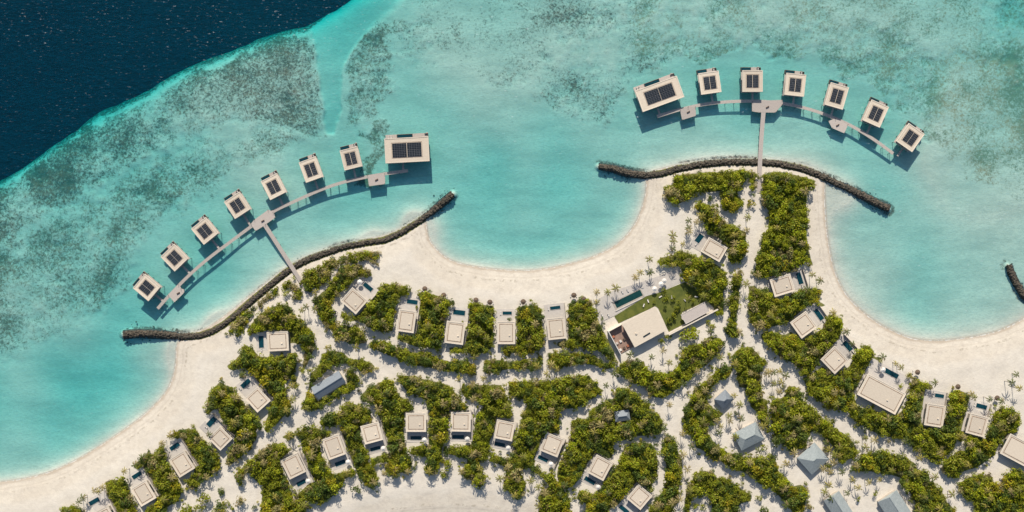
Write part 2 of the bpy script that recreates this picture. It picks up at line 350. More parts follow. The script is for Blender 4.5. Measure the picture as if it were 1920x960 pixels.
VILLAS = [
 (521, 640, 40, 36, 3, (490, 641, 9, 22, 2), 'flat roofed beach villa with a narrow upright pool on its left, nearest the left breakwater'),
 (483, 749, 33, 36, 42, (461, 719, 20, 9, 42), 'diamond turned beach villa on the left shore, below the one with the upright pool'),
 (413, 822, 32, 33, 45, (397, 791, 20, 10, 47), 'beach villa on the left shore, fourth up from the lower left corner'),
 (341, 870, 34, 39, 32, (328, 837, 20, 8, 34), 'beach villa on the left shore, third up from the lower left corner'),
 (269, 925, 33, 39, 31, (257, 891, 19, 8, 33), 'beach villa on the left shore, second up from the lower left corner'),
 (197, 972, 32, 38, 28, (177, 940, 20, 8, 30), 'beach villa cut by the bottom edge in the lower left corner'),
 (664, 564, 38, 34, -41, (690, 538, 20, 8, -40), 'diamond turned beach villa at the left end of the curved bay beach'),
 (762, 602, 33, 41, -8, (773, 566, 20, 8, -8), 'beach villa on the bay, second from its left end'),
 (853, 624, 35, 41, -7, (861, 586, 22, 9, -7), 'beach villa on the bay, third from its left end'),
 (949, 624, 34, 42, 0, (951, 587, 17, 6, 0), 'beach villa standing square to the middle of the bay'),
 (1043, 616, 34, 40, 6, (1041, 577, 19, 6, 7), 'beach villa on the bay, next to the clubhouse with the long pool'),
 (1339, 468, 40, 31, -30, (1311, 447, 10, 17, -38), 'beach villa alone at the right horn of the bay, north of the clubhouse'),
 (1467, 535, 40, 34, 17, (1499, 522, 9, 22, 17), 'uppermost beach villa beside the right lagoon'),
 (1507, 609, 37, 37, 36, (1535, 590, 9, 23, 36), 'second beach villa down the right lagoon shore, turned like a diamond'),
 (1565, 675, 37, 38, 44, (1589, 649, 9, 21, 42), 'third beach villa down the right lagoon shore, turned like a diamond'),
 (1653, 739, 80, 44, -28, (1671, 700, 28, 9, -28), 'long flat roofed beach villa on the right lagoon shore'),
 (1753, 779, 35, 41, -9, (1761, 742, 17, 7, -9), 'beach villa on the right lagoon just right of the long one'),
 (1832, 797, 35, 38, -15, (1840, 762, 20, 8, -14), 'second beach villa right of the long one on the right lagoon'),
 (1916, 848, 70, 42, -28, None, 'long beach villa cut by the right edge'),
 (550, 874, 34, 39, 26, (565, 905, 18, 8, 28), 'leftmost villa of the inland row above the bottom lagoon'),
 (626, 838, 34, 40, 20, (638, 868, 20, 8, 21), 'second villa from the left in the inland row'),
 (697, 812, 35, 35, 15, (704, 841, 19, 7, 15), 'third villa from the left in the inland row'),
 (780, 792, 38, 35, 0, (780, 821, 20, 7, 0), 'fourth villa from the left in the inland row, set straight'),
 (864, 791, 37, 36, -1, (859, 819, 22, 7, 0), 'fifth villa from the left in the inland row, in its middle'),
 (946, 807, 35, 35, -11, (937, 833, 20, 7, -12), 'sixth villa from the left in the inland row'),
 (1035, 834, 36, 36, -22, (1018, 860, 20, 7, -25), 'third villa from the right in the inland row'),
 (1125, 877, 34, 38, -28, (1106, 901, 22, 8, -30), 'second villa from the right in the inland row'),
 (1199, 932, 34, 35, -40, (1170, 955, 20, 8, -40), 'rightmost villa of the inland row, turned like a diamond at the bottom edge'),
]
BEDS = {  # name: (polygon, height factor, description)
 'a': ([(427,613),(452,590),(483,569),(508,546),(529,536),(544,523),(554,530),(567,548),(565,561),(550,565),(548,557),(554,552),(542,542),(525,544),(510,559),(500,569),(492,575),(469,598),(454,623),(433,627)], .45, 'along the left breakwater, left of the jetty'),
 'b': ([(462,623),(465,615),(483,592),(504,577),(529,569),(546,575),(554,590),(573,607),(588,621),(590,631),(592,646),(588,662),(578,683),(572,696),(563,700),(568,683),(572,660),(567,646),(553,644),(545,644),(542,625),(535,618),(500,620),(490,628)], 1, 'above the villa nearest the left breakwater'),
 'c': ([(453,648),(465,645),(478,656),(488,667),(513,669),(542,665),(555,658),(559,662),(557,687),(553,698),(559,717),(557,733),(551,717),(545,710),(536,719),(536,735),(545,754),(547,767),(534,781),(522,794),(504,808),(496,806),(500,787),(505,765),(513,750),(505,733),(492,725),(480,717),(480,704),(467,698),(459,690),(451,692),(440,695),(430,692),(426,685),(442,673),(453,660)], 1, 'below the villa nearest the left breakwater'),
 'd': ([(388,754),(399,729),(413,715),(426,721),(438,725),(442,737),(457,750),(468,765),(480,777),(488,787),(488,800),(483,806),(483,822),(473,837),(454,856),(437,870),(427,872),(425,864),(430,845),(440,829),(440,815),(421,791),(408,765),(388,779)], 1, 'behind the left beach between its two upper diamond villas'),
 'e': ([(313,818),(330,808),(351,802),(372,806),(380,820),(392,833),(405,845),(415,860),(415,877),(401,889),(378,902),(372,914),(357,914),(349,902),(365,885),(363,860),(351,833),(340,829),(330,820)], 1, 'on the left shore between third and fourth villas from corner'),
 'f': ([(251,872),(267,856),(278,847),(288,852),(299,837),(311,833),(313,852),(315,868),(326,889),(338,902),(345,920),(338,937),(315,952),(309,968),(276,968),(272,954),(290,945),(297,929),(284,910),(276,895),(263,885)], 1, 'on the left shore between second and third villas from corner'),
 'g': ([(199,902),(213,897),(234,897),(245,918),(252,941),(258,960),(258,985),(205,985),(205,950),(201,927)], 1, 'on the left shore, left of the second villa from the corner'),
 'h': ([(117,952),(138,945),(155,954),(155,985),(110,985)], .9, 'in the lower left corner'),
 'i': ([(440,889),(452,877),(475,856),(500,837),(519,829),(537,833),(546,845),(526,860),(533,885),(544,902),(546,925),(558,939),(575,943),(575,985),(483,985),(490,947),(494,910),(483,904),(473,893),(469,885),(460,889),(454,904),(442,897)], 1, 'left of the first inland villa'),
 'j': ([(527,818),(546,810),(562,810),(567,802),(583,798),(600,804),(623,806),(623,812),(602,825),(602,843),(615,877),(627,889),(645,884),(665,877),(669,889),(648,897),(642,914),(629,927),(608,941),(600,950),(596,941),(573,939),(554,931),(558,925),(581,904),(579,885),(575,860),(567,839),(565,822),(558,816),(546,825),(533,822)], 1, 'between the first and second inland villas'),
 'k': ([(599,790),(611,777),(626,772),(642,777),(640,765),(655,752),(672,758),(690,764),(697,773),(697,787),(678,798),(677,812),(681,829),(690,843),(692,872),(708,885),(710,906),(700,918),(690,912),(673,895),(669,881),(660,864),(652,843),(644,822),(640,808),(640,795),(619,800),(604,800)], 1, 'between the second and third inland villas'),
 'l': ([(676,742),(690,725),(713,717),(726,709),(740,719),(740,731),(753,742),(767,752),(780,767),(760,773),(758,802),(760,831),(767,856),(775,868),(769,885),(750,887),(733,893),(721,881),(725,866),(698,872),(694,862),(708,853),(731,848),(727,829),(720,802),(712,785),(706,770),(705,756),(680,754)], 1, 'between the third and fourth inland villas'),
 'm': ([(565,765),(570,754),(576,735),(582,717),(582,700),(599,685),(603,662),(624,655),(645,660),(657,671),(680,673),(699,679),(705,687),(701,696),(682,702),(672,692),(655,683),(640,681),(632,688),(624,685),(602,705),(588,719),(583,733),(597,750),(626,734),(650,717),(649,694),(659,692),(672,702),(674,719),(667,731),(638,742),(615,756),(605,767),(588,769),(567,767)], 1, 'ringing the long grey roofed building'),
 'n': ([(560,515),(575,507),(594,502),(604,494),(625,484),(646,480),(671,473),(692,470),(710,469),(712,482),(704,496),(692,494),(690,488),(671,488),(658,492),(640,492),(629,504),(617,517),(614,532),(594,542),(581,547),(573,542),(564,527)], .6, 'along the left breakwater, right of the jetty'),
 'o': ([(587,565),(596,555),(615,538),(629,519),(635,502),(650,500),(667,495),(681,496),(683,505),(698,509),(698,517),(690,523),(673,519),(660,530),(644,544),(625,563),(621,580),(625,596),(631,607),(650,609),(673,615),(685,627),(684,642),(670,648),(647,640),(628,631),(620,619),(603,604),(596,586),(590,573)], 1, 'curling round the first villa of the bay'),
 'p': ([(704,540),(725,532),(750,534),(765,538),(767,552),(754,557),(742,569),(740,586),(738,607),(738,621),(725,623),(704,619),(690,613),(675,602),(655,603),(640,596),(640,580),(660,594),(676,585),(690,570),(698,559)], 1, 'on the bay, between its first and second villas'),
 'q': ([(783,549),(793,545),(812,551),(839,559),(854,567),(843,576),(837,588),(832,609),(829,630),(827,653),(812,653),(781,651),(749,640),(749,629),(778,628),(784,609),(788,584),(787,559)], 1, 'on the bay, between its second and third villas'),
 'r': ([(875,574),(889,565),(906,570),(927,572),(927,605),(925,634),(922,655),(902,663),(885,665),(872,657),(860,663),(843,659),(839,650),(868,651),(877,626),(881,597)], 1, 'on the bay, between its third and fourth villas'),
 's': ([(964,580),(975,574),(1006,570),(1016,580),(1017,605),(1020,634),(1018,651),(1000,661),(981,667),(960,661),(956,672),(943,665),(941,650),(968,648),(971,617)], 1, 'on the bay, between its fourth and fifth villas'),
 't': ([(1064,574),(1072,567),(1093,557),(1106,563),(1114,580),(1122,600),(1128,613),(1137,630),(1150,655),(1156,672),(1150,680),(1135,668),(1122,659),(1102,653),(1083,651),(1052,653),(1043,647),(1045,640),(1064,636),(1066,597)], 1, 'between the clubhouse and the last villa of the bay'),
 'u': ([(692,650),(699,640),(722,637),(738,648),(761,654),(776,660),(802,660),(822,670),(843,676),(868,674),(885,680),(893,691),(895,705),(877,701),(843,695),(802,689),(772,685),(759,677),(734,667),(713,660)], .9, 'in the long left strip between the two villa rows'),
 'v': ([(906,680),(914,673),(937,674),(956,678),(979,674),(1006,676),(1008,666),(1015,668),(1014,687),(1002,693),(968,691),(939,695),(914,701),(907,693)], .9, 'in the short middle strip between the two villa rows'),
 'w': ([(1027,660),(1041,662),(1062,659),(1093,662),(1118,668),(1133,680),(1147,680),(1157,682),(1147,691),(1135,693),(1114,685),(1093,682),(1072,685),(1052,689),(1029,689)], .9, 'in the right strip between the two villa rows'),
 'x': ([(742,702),(780,703),(802,712),(829,716),(843,722),(854,735),(866,749),(875,757),(875,770),(843,770),(841,790),(841,822),(831,835),(828,860),(822,877),(820,885),(804,891),(797,881),(802,864),(800,856),(768,852),(770,839),(781,835),(804,833),(805,802),(804,760),(802,753),(787,743),(777,739),(764,737),(755,723),(747,710)], 1, 'between the fourth and fifth inland villas'),
 'y': ([(831,839),(872,835),(883,831),(887,812),(893,774),(906,762),(895,752),(877,745),(866,737),(864,724),(885,720),(914,720),(941,720),(947,737),(956,753),(960,770),(958,785),(932,783),(926,812),(918,829),(918,849),(910,862),(897,864),(904,883),(914,893),(910,902),(900,916),(889,904),(872,895),(862,883),(875,872),(875,860),(847,852),(833,852)], 1, 'between the fifth and sixth inland villas'),
 'z': ([(954,714),(981,714),(1010,714),(1041,712),(1062,707),(1083,702),(1102,703),(1118,716),(1122,724),(1133,732),(1118,743),(1102,753),(1081,766),(1064,766),(1047,772),(1050,797),(1050,815),(1020,808),(1012,837),(1006,852),(1002,872),(1023,887),(1036,884),(1044,900),(1060,918),(1070,941),(1068,985),(1010,985),(1010,947),(1012,927),(1029,910),(1020,897),(1000,885),(993,877),(977,881),(979,893),(989,904),(981,927),(970,937),(960,925),(945,916),(943,902),(950,885),(943,872),(915,864),(922,850),(956,860),(962,847),(966,822),(972,806),(977,797),(977,778),(985,766),(987,753),(966,745),(956,737)], 1, 'between the sixth inland villa and its right neighbour'),
 'A': ([(1070,787),(1085,783),(1102,783),(1102,774),(1114,762),(1139,751),(1150,745),(1153,726),(1172,726),(1193,735),(1199,747),(1216,755),(1220,770),(1237,778),(1243,793),(1241,812),(1218,816),(1193,818),(1162,827),(1149,829),(1149,843),(1148,860),(1120,850),(1102,868),(1095,885),(1080,906),(1062,918),(1048,910),(1042,888),(1052,860),(1060,840),(1068,829)], 1, 'round the small bluish hut near the villas'),
 'B': ([(1166,843),(1182,831),(1203,827),(1220,831),(1230,843),(1233,868),(1232,893),(1224,906),(1222,920),(1197,903),(1172,933),(1160,945),(1141,954),(1139,970),(1135,985),(1098,985),(1100,945),(1079,935),(1085,916),(1102,922),(1118,925),(1130,906),(1151,877),(1162,864)], 1, 'between the last two inland villas on the right'),
 'D': ([(1243,820),(1253,816),(1266,825),(1270,843),(1278,860),(1280,879),(1274,906),(1272,918),(1274,939),(1262,952),(1253,985),(1214,985),(1218,955),(1228,933),(1243,918),(1247,906),(1247,868),(1242,843)], 1, 'in the tall narrow bed right of the last inland villa'),
 'E': ([(1291,910),(1301,893),(1303,885),(1320,881),(1337,885),(1343,893),(1360,895),(1380,908),(1395,918),(1410,929),(1407,939),(1389,943),(1382,954),(1389,985),(1335,985),(1332,937),(1324,925),(1297,933),(1293,947),(1293,985),(1280,985),(1282,937),(1287,918)], .9, 'at the bottom edge under the service huts'),
 'F': ([(1299,728),(1316,718),(1339,697),(1353,685),(1370,685),(1374,693),(1366,708),(1345,714),(1332,730),(1324,745),(1328,755),(1341,766),(1355,774),(1349,783),(1337,793),(1326,797),(1328,814),(1337,825),(1351,837),(1370,850),(1385,850),(1391,856),(1422,856),(1439,860),(1445,843),(1453,860),(1460,885),(1474,893),(1482,910),(1501,906),(1514,918),(1510,941),(1499,985),(1480,954),(1462,933),(1445,916),(1420,906),(1412,895),(1393,885),(1370,877),(1349,864),(1335,864),(1318,845),(1303,839),(1301,825),(1287,810),(1280,791),(1280,770),(1289,753),(1297,739)], 1, 'curving round the greenish grey service hut'),
 'G': ([(1368,668),(1380,655),(1397,649),(1407,649),(1420,662),(1428,674),(1439,676),(1437,683),(1426,685),(1424,714),(1428,728),(1430,745),(1438,749),(1440,806),(1422,787),(1420,776),(1405,762),(1401,745),(1397,728),(1385,726),(1380,710),(1378,687)], 1, 'in the narrow bed below the main crossing'),
 'I': ([(1444,752),(1453,749),(1470,741),(1474,724),(1489,722),(1503,737),(1503,749),(1520,762),(1547,787),(1568,804),(1589,816),(1603,835),(1610,850),(1599,858),(1585,864),(1578,872),(1570,864),(1562,839),(1541,816),(1525,808),(1516,812),(1510,839),(1495,843),(1478,843),(1466,829),(1453,829),(1446,800)], 1, 'above the pale hut with the pyramid roof'),
 'J': ([(1157,687),(1174,676),(1207,676),(1212,691),(1232,699),(1249,699),(1266,691),(1274,680),(1276,655),(1293,647),(1318,643),(1330,630),(1347,632),(1360,643),(1353,653),(1339,668),(1324,685),(1305,695),(1293,710),(1274,726),(1257,739),(1239,747),(1224,745),(1214,737),(1210,724),(1189,720),(1168,705),(1149,697)], 1, 'below the clubhouse'),
 'K': ([(1245,352),(1260,345),(1266,329),(1295,325),(1324,322),(1355,322),(1382,318),(1399,322),(1416,322),(1418,331),(1416,347),(1416,358),(1407,360),(1404,335),(1399,335),(1393,347),(1380,364),(1393,377),(1393,387),(1378,397),(1366,397),(1353,391),(1351,379),(1357,372),(1349,360),(1330,362),(1314,360),(1303,362),(1291,375),(1270,384),(1253,379),(1245,368)], .85, 'under the right breakwater, left of the jetty'),
 'L': ([(1299,387),(1312,377),(1328,383),(1343,393),(1349,408),(1362,418),(1382,427),(1397,435),(1399,456),(1399,477),(1387,491),(1366,493),(1362,481),(1370,466),(1353,450),(1332,440),(1324,435),(1316,414),(1310,400)], 1, 'wrapping the lone villa at the right horn of the bay'),
 'O': ([(1235,483),(1262,477),(1272,468),(1291,475),(1312,483),(1337,492),(1349,499),(1360,511),(1365,534),(1356,547),(1356,588),(1344,592),(1335,584),(1337,578),(1323,563),(1300,538),(1283,528),(1273,501),(1254,497),(1235,497)], 1, 'between the lawn and the lone villa'),
 'P': ([(1373,519),(1390,503),(1390,522),(1385,547),(1385,574),(1381,592),(1379,613),(1387,624),(1379,634),(1369,632),(1356,622),(1365,601),(1367,584),(1365,559),(1371,545)], .8, 'in the slim bed beside the main sand avenue'),
 'Q': ([(1429,331),(1439,322),(1462,321),(1480,325),(1507,331),(1530,339),(1526,347),(1516,356),(1512,370),(1512,393),(1514,414),(1512,439),(1514,460),(1520,483),(1524,499),(1509,492),(1488,507),(1470,511),(1449,518),(1420,522),(1411,513),(1417,492),(1416,487),(1424,464),(1428,439),(1439,431),(1441,397),(1431,387),(1428,362)], 1, 'right of the avenue behind the right breakwater'),
 'S': ([(1401,536),(1413,534),(1422,542),(1438,540),(1449,555),(1461,561),(1488,549),(1509,540),(1526,540),(1538,542),(1540,551),(1534,563),(1549,572),(1540,576),(1515,572),(1505,580),(1488,595),(1476,605),(1449,613),(1428,615),(1415,618),(1407,607),(1403,576)], 1, 'between the two upper villas of the right lagoon'),
 'T': ([(1424,626),(1436,620),(1453,624),(1472,626),(1482,620),(1503,638),(1530,622),(1542,613),(1547,597),(1561,590),(1578,599),(1580,607),(1574,626),(1574,638),(1563,647),(1540,672),(1520,700),(1503,706),(1495,690),(1480,678),(1459,668),(1440,647),(1426,636)], 1, 'between the second and third villas of the right lagoon'),
 'U': ([(1503,708),(1520,700),(1540,685),(1562,704),(1591,684),(1603,662),(1620,645),(1633,651),(1639,668),(1655,668),(1649,676),(1637,685),(1622,697),(1610,720),(1603,739),(1601,745),(1607,762),(1628,764),(1649,772),(1678,781),(1693,762),(1703,739),(1699,703),(1703,700),(1720,712),(1745,720),(1747,726),(1739,741),(1737,757),(1728,797),(1766,805),(1778,766),(1778,737),(1791,730),(1816,737),(1818,753),(1814,774),(1806,811),(1843,822),(1857,791),(1862,770),(1878,764),(1899,766),(1912,782),(1908,799),(1900,812),(1885,820),(1872,843),(1864,852),(1832,875),(1799,885),(1797,895),(1782,897),(1766,881),(1766,864),(1780,854),(1793,843),(1812,843),(1812,825),(1793,822),(1787,839),(1774,852),(1755,864),(1741,862),(1728,850),(1707,839),(1703,825),(1666,820),(1637,810),(1612,797),(1597,785),(1587,772),(1551,766),(1541,754),(1520,743),(1508,722)], 1, 'around the long villa and its neighbours on the right lagoon'),
 'V': ([(1593,872),(1603,864),(1618,850),(1637,847),(1655,843),(1676,854),(1697,856),(1712,866),(1720,879),(1739,885),(1743,902),(1764,918),(1774,939),(1789,954),(1791,985),(1718,985),(1714,943),(1701,920),(1687,910),(1685,895),(1664,889),(1645,885),(1614,883),(1595,883)], 1, 'above the two pale roofed halls at the bottom edge'),
 'W': ([(1793,906),(1812,893),(1828,889),(1853,889),(1862,904),(1878,906),(1882,889),(1901,879),(1912,881),(1930,893),(1930,985),(1828,985),(1824,941),(1812,935),(1797,922)], 1, 'in the lower right corner'),
}
SINGLES = [(535,552,6),(455,704,5),(415,920,8),(450,937,10),(412,947,9),(404,956,7),(477,950,5),(437,954,5),(581,952,5),(452,906,6),(355,954,12),(345,965,11),(382,935,11),(375,950,9),(422,945,8),(420,960,9),(669,916,9),
 (839,868,11),(833,889,8),(1303,950,6),(1318,950,6),(1422,933,6),(1430,955,9),(1445,965,8),(1291,626,14),(1283,632,9),(1301,620,8),(1407,383,8),(1252,630,7),(1336,612,6),(1327,605,5),(1331,372,6),(1340,386,5),(1248,560,6),(1262,590,7),(1256,600,6),(1270,575,6),(1245,545,5),
 (868,605,4),(955,600,4),(781,575,4),(1688,724,5),(1240,640,6),(1262,560,5),(1272,566,4),(1292,553,5),(1300,565,4),(1268,580,6),(1255,600,5),(1226,566,3),(1246,575,4),(1432,838,6),(1440,808,7),(1548,842,6),(1553,872,6),(1500,838,6),(1380,775,5),(1610,935,5),(1640,925,5),(1710,935,6),(1725,950,7),(1330,742,5),(1517,950,8)]
PALMS = [(1119,548),(1140,548),(1155,540),(1192,520),(1201,511),(1218,486),(1220,511),(1263,497),(1119,567),(1262,441),(1263,452),(1281,458),(1262,466),(1292,414),(1292,435),(1292,427),(1307,416),(1403,408),(1401,431),(1244,657),(1222,670),
 (1256,680),(1256,759),(1282,720),(1182,665),(1443,697),(1451,698),(1463,696),(1474,705),(1466,717),(1332,622),(1308,697),(1351,670),(1245,805),(1280,814),(1297,837),(1282,854),(1289,880),(1349,811),(1274,937),(860,711),(906,710),(1025,701),
 (1044,693),(889,670),(887,750),(785,732),(981,776),(1152,701),(1137,723),(455,704),(667,652),(632,637),(613,652),(547,723),(547,750),(937,898),(995,902),(1010,914),(1524,515),(1538,526),(1563,586),(1588,622),(1599,645),(1656,670),
 (1681,682),(1691,689),(1754,718),(1822,739),(1828,745),(1857,749),(1879,752),(1624,822),(1624,839),(1641,825),(1699,829),(1726,859),(1754,895),(1786,927),(1799,818),(1809,820),(1555,843),(1564,868),(1557,885),(1580,885),(1555,910),(1547,922),
 (573,575),(565,582),(590,580),(590,548),(176,920),(184,922),(192,914),(155,933),(147,941),(252,872),(232,884),(318,816),(303,832),(391,815),(1400,532),(1387,622),(1337,613),(1290,560),(1320,555),(1907,703),(1898,717),(1912,728),(1895,772),
 (700,905),(720,888),(740,892),(765,885),(905,905),(900,893),(965,930),(972,900),(866,885),(1050,930),(1025,935),(1010,950),(1380,820),(1370,790),(1377,742),(1388,760),(1318,790),(1330,775),(1430,880),(1408,700),(1415,742),(1452,720),(1440,700),(1462,735),(1310,742),(1345,790),(1352,800),(1368,780),(1390,785),(1432,800),(1438,790),(1422,845),(1455,835),(1550,830),(1545,880),(1600,900),(1610,915),(1630,905),(1650,900),(1590,925),(1560,935),(1475,870),(1490,850),(1500,790),(1470,800)]

# ---------------------------------------------------------------- ground sheet
xs = np.concatenate([-np.geomspace(9000, 160, 14), np.arange(-120, 2042, 2.0), np.geomspace(2080, 11000, 14)])
ys = np.concatenate([-np.geomspace(9000, 100, 14), np.arange(-70, 1032, 2.0), np.geomspace(1060, 11000, 14)])
X, Y = np.meshgrid(xs, ys)
sd = seg_dist(X, Y, LAND); ins = inside(X, Y, LAND); d_sea = np.where(ins, -sd, sd)
dd = seg_dist(X, Y, DEEP); din = inside(X, Y, DEEP); d_reef = np.where(din, -dd, dd)     # >0: on the reef side
rr = np.random.default_rng(3)
def fft_noise(shape, scale_px, seed):
    r = np.random.default_rng(seed); n = r.standard_normal(shape)
    fy = np.fft.fftfreq(shape[0])[:, None]; fx = np.fft.rfftfreq(shape[1])[None]
    k = np.exp(-((fx**2+fy**2)*(scale_px/2.0)**2*8)); f = np.fft.irfft2(np.fft.rfft2(n)*k, shape)
    return f/f.std()
n1 = fft_noise(X.shape, 40, 1); n2 = fft_noise(X.shape, 14, 2); n3 = fft_noise(X.shape, 6, 3)
dmax = np.where(X > 1500, 1.45, 2.0) * np.ones_like(X)
dmax = 2.15 - 0.45*sstep(X, 1200, 1600)*sstep(Y, 330, 400) + 0.25*sstep(-X, -420, -100) - 0.5*sstep(X, 700, 900)*sstep(-Y, -160, -20)
depth = dmax*(1-np.exp(-np.maximum(d_sea, 0)/(28.0+12*sstep(X, 1450, 1600))))
for cx, cy, r, a in BANKS:
    if r: depth = np.maximum(depth*1.0-a*np.exp(-((X-cx)**2+(Y-cy)**2)/r**2), np.minimum(depth, .25))
for cx, cy, r, a in PITS:
    if r: depth = depth+a*np.exp(-((X-cx)**2+(Y-cy)**2)/r**2)*np.clip(d_sea/40, 0, 1)
reef = np.zeros_like(X); pale = np.zeros_like(X)
Xw, Yw = X+n1*7+n2*6+n3*3, Y+np.roll(n1, 97, 1)*7+np.roll(n2, 53, 0)*6+np.roll(n3, 31, 0)*3
for poly, den, pl, bl in REEFS:
    w = seg_dist(Xw, Yw, poly); w = np.where(inside(Xw, Yw, poly), w, -w); w = sstep(w, -bl, bl)
    reef = reef*(1-w)+den*w; pale = pale*(1-w)+pl*w
chan = seg_dist(X+n2*1.5+n3, Y, CHANNEL); chan = np.where(inside(X+n2*1.5+n3, Y, CHANNEL), chan, -chan); chan = sstep(chan, -3, 4+14*sstep(X, 645, 720))
reef = reef*(1-chan)
rsm = np.fft.irfft2(np.fft.rfft2(reef[14:-14, 14:-14])*np.exp(-((np.fft.fftfreq(reef.shape[0]-28)[:, None]**2+np.fft.rfftfreq(reef.shape[1]-28)[None]**2)*(11**2)*20)), (reef.shape[0]-28, reef.shape[1]-28))
rsmooth = reef.copy(); rsmooth[14:-14, 14:-14] = rsm
reef = np.clip(reef+0.10*n1*(reef > .05)+0.05*n2*(reef > .05), 0, 1)
depth = depth*(1-0.30*np.clip(rsmooth*1.2, 0, 1))+(n2*0.06+n3*0.08)*np.clip(reef*2, 0, 1)
n0 = fft_noise(X.shape, 110, 9); depth = depth+(n1*0.12+n0*0.24)*np.clip(d_sea/70, 0, 1)*(depth/2.0)
depth = depth+chan*0.9
dr = d_reef+n1*1.6+n2*0.8+11
slope = 26.0*np.exp(-np.maximum(dr, 0)/15.0)+np.maximum(-dr, 0)*0.9
depth = depth+np.minimum(slope, 38)
reef = reef*sstep(dr, -8, 6)
reef = np.maximum(reef, 0.86*sstep(dr, -16, -4)*(1-sstep(dr, 26, 52))*(1-chan*.75))
# land
litter0 = np.zeros_like(X)
dl = -d_sea
zl = 1.25*sstep(dl, 0, 60)*.75+1.25*.25*np.clip(dl/18, 0, 1)
Z = np.where(d_sea > 0, -np.maximum(depth, 0.004*np.maximum(d_sea, 0)), zl)
Z = np.where(dl > 12, Z+n2*0.05*np.clip((dl-12)/30, 0, 1), Z)
for rv in (REV1, REV2, REV3):
    P = np.array(rv); dv = seg_dist(X, Y, P[:, :2], closed=False)
    Z = np.maximum(Z, -0.45-np.maximum(dv-2.0, 0)*0.25)
    fr_ = np.exp(-((dv-9)/6.0)**2)*(d_sea > -6)*np.clip(0.75+0.3*n2, 0, 1); reef = np.maximum(reef, fr_*.9*(depth > .12))
    for a_ in (litter0,): a_[...] = np.maximum(a_, 1-sstep(dv, 6, 9))
litter = litter0*1.0
xi = np.arange(X.shape[1]); 
for nm, (poly, hf, ds) in BEDS.items():
    p = np.array(poly); x0, y0 = p.min(0)-8; x1, y1 = p.max(0)+8
    ix = np.where((xs >= x0) & (xs <= x1))[0]; iy = np.where((ys >= y0) & (ys <= y1))[0]
    if not len(ix) or not len(iy): continue
    sl = (slice(iy[0], iy[-1]+1), slice(ix[0], ix[-1]+1))
    w = seg_dist(X[sl], Y[sl], p); w = np.where(inside(X[sl], Y[sl], p), w, -w)
    litter[sl] = np.maximum(litter[sl], sstep(w, -3, 4)*(1.0 if hf > .7 else .6))
nx, ny = len(xs), len(ys)
V = np.stack([(X-960)*S, (480-Y)*S, Z], -1).reshape(-1, 3)
idx = np.arange(nx*ny).reshape(ny, nx)
Q = np.stack([idx[1:, :-1], idx[1:, 1:], idx[:-1, 1:], idx[:-1, :-1]], -1).reshape(-1, 4)
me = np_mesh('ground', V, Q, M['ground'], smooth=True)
for nme, arr in (('reef', reef), ('pale', pale), ('litter', litter)):
    a = me.attributes.new(nme, 'FLOAT', 'POINT'); a.data.foreach_set('value', arr.astype(np.float32).ravel())
g = bpy.data.objects.new('ground', me); C.objects.link(g); g['kind'] = 'structure'
def ground_z(px, py):
    i = int(np.clip(np.searchsorted(ys, py), 1, ny-1)); j = int(np.clip(np.searchsorted(xs, px), 1, nx-1))
    return float(Z[i, j])
wb = MB().box(0, 0, -60, 5600, 5600, 0.0); w_o = wb.build('sea_water', 'water'); w_o['kind'] = 'structure'

# ---------------------------------------------------------------- solids to keep planting away from
KEEP = []   # (cx, cy, w, h, rot)
def in_keep(x, y, pad):
    for cx, cy, w, h, r in KEEP:
        c, s = math.cos(R(r)), math.sin(R(r)); dx, dy = x-cx, -(y-cy)
        u, v = dx*c+dy*s, -dx*s+dy*c
        if abs(u) < w/2+pad and abs(v) < h/2+pad: return True
    return False

VS = ['upright pool villa on the left', 'upper left diamond villa', 'fourth villa up the left shore', 'third villa up the left shore', 'second villa up the left shore', 'corner villa at bottom left',
 'first villa of the bay', 'second villa of the bay', 'third villa of the bay', 'fourth villa of the bay', 'fifth villa of the bay', 'lone villa north of the lawn', 'first villa of the right lagoon', 'second villa of the right lagoon',
 'third villa of the right lagoon', 'long villa of the right lagoon', 'first villa past the long one', 'second villa past the long one', 'villa cut by the right edge',
 'first inland villa from the left', 'second inland villa from the left', 'third inland villa from the left', 'fourth inland villa from the left', 'fifth inland villa from the left', 'sixth inland villa from the left',
 'third inland villa from the right', 'second inland villa from the right', 'rightmost inland villa']
OS = ['leftmost villa of the left jetty', 'second villa of the left jetty', 'third villa of the left jetty', 'fourth villa of the left jetty', 'fifth villa of the left jetty', 'sixth villa of the left jetty', 'seventh villa of the left jetty',
 'second villa of the right jetty', 'third villa of the right jetty', 'fourth villa of the right jetty', 'fifth villa of the right jetty', 'sixth villa of the right jetty', 'seventh villa of the right jetty']
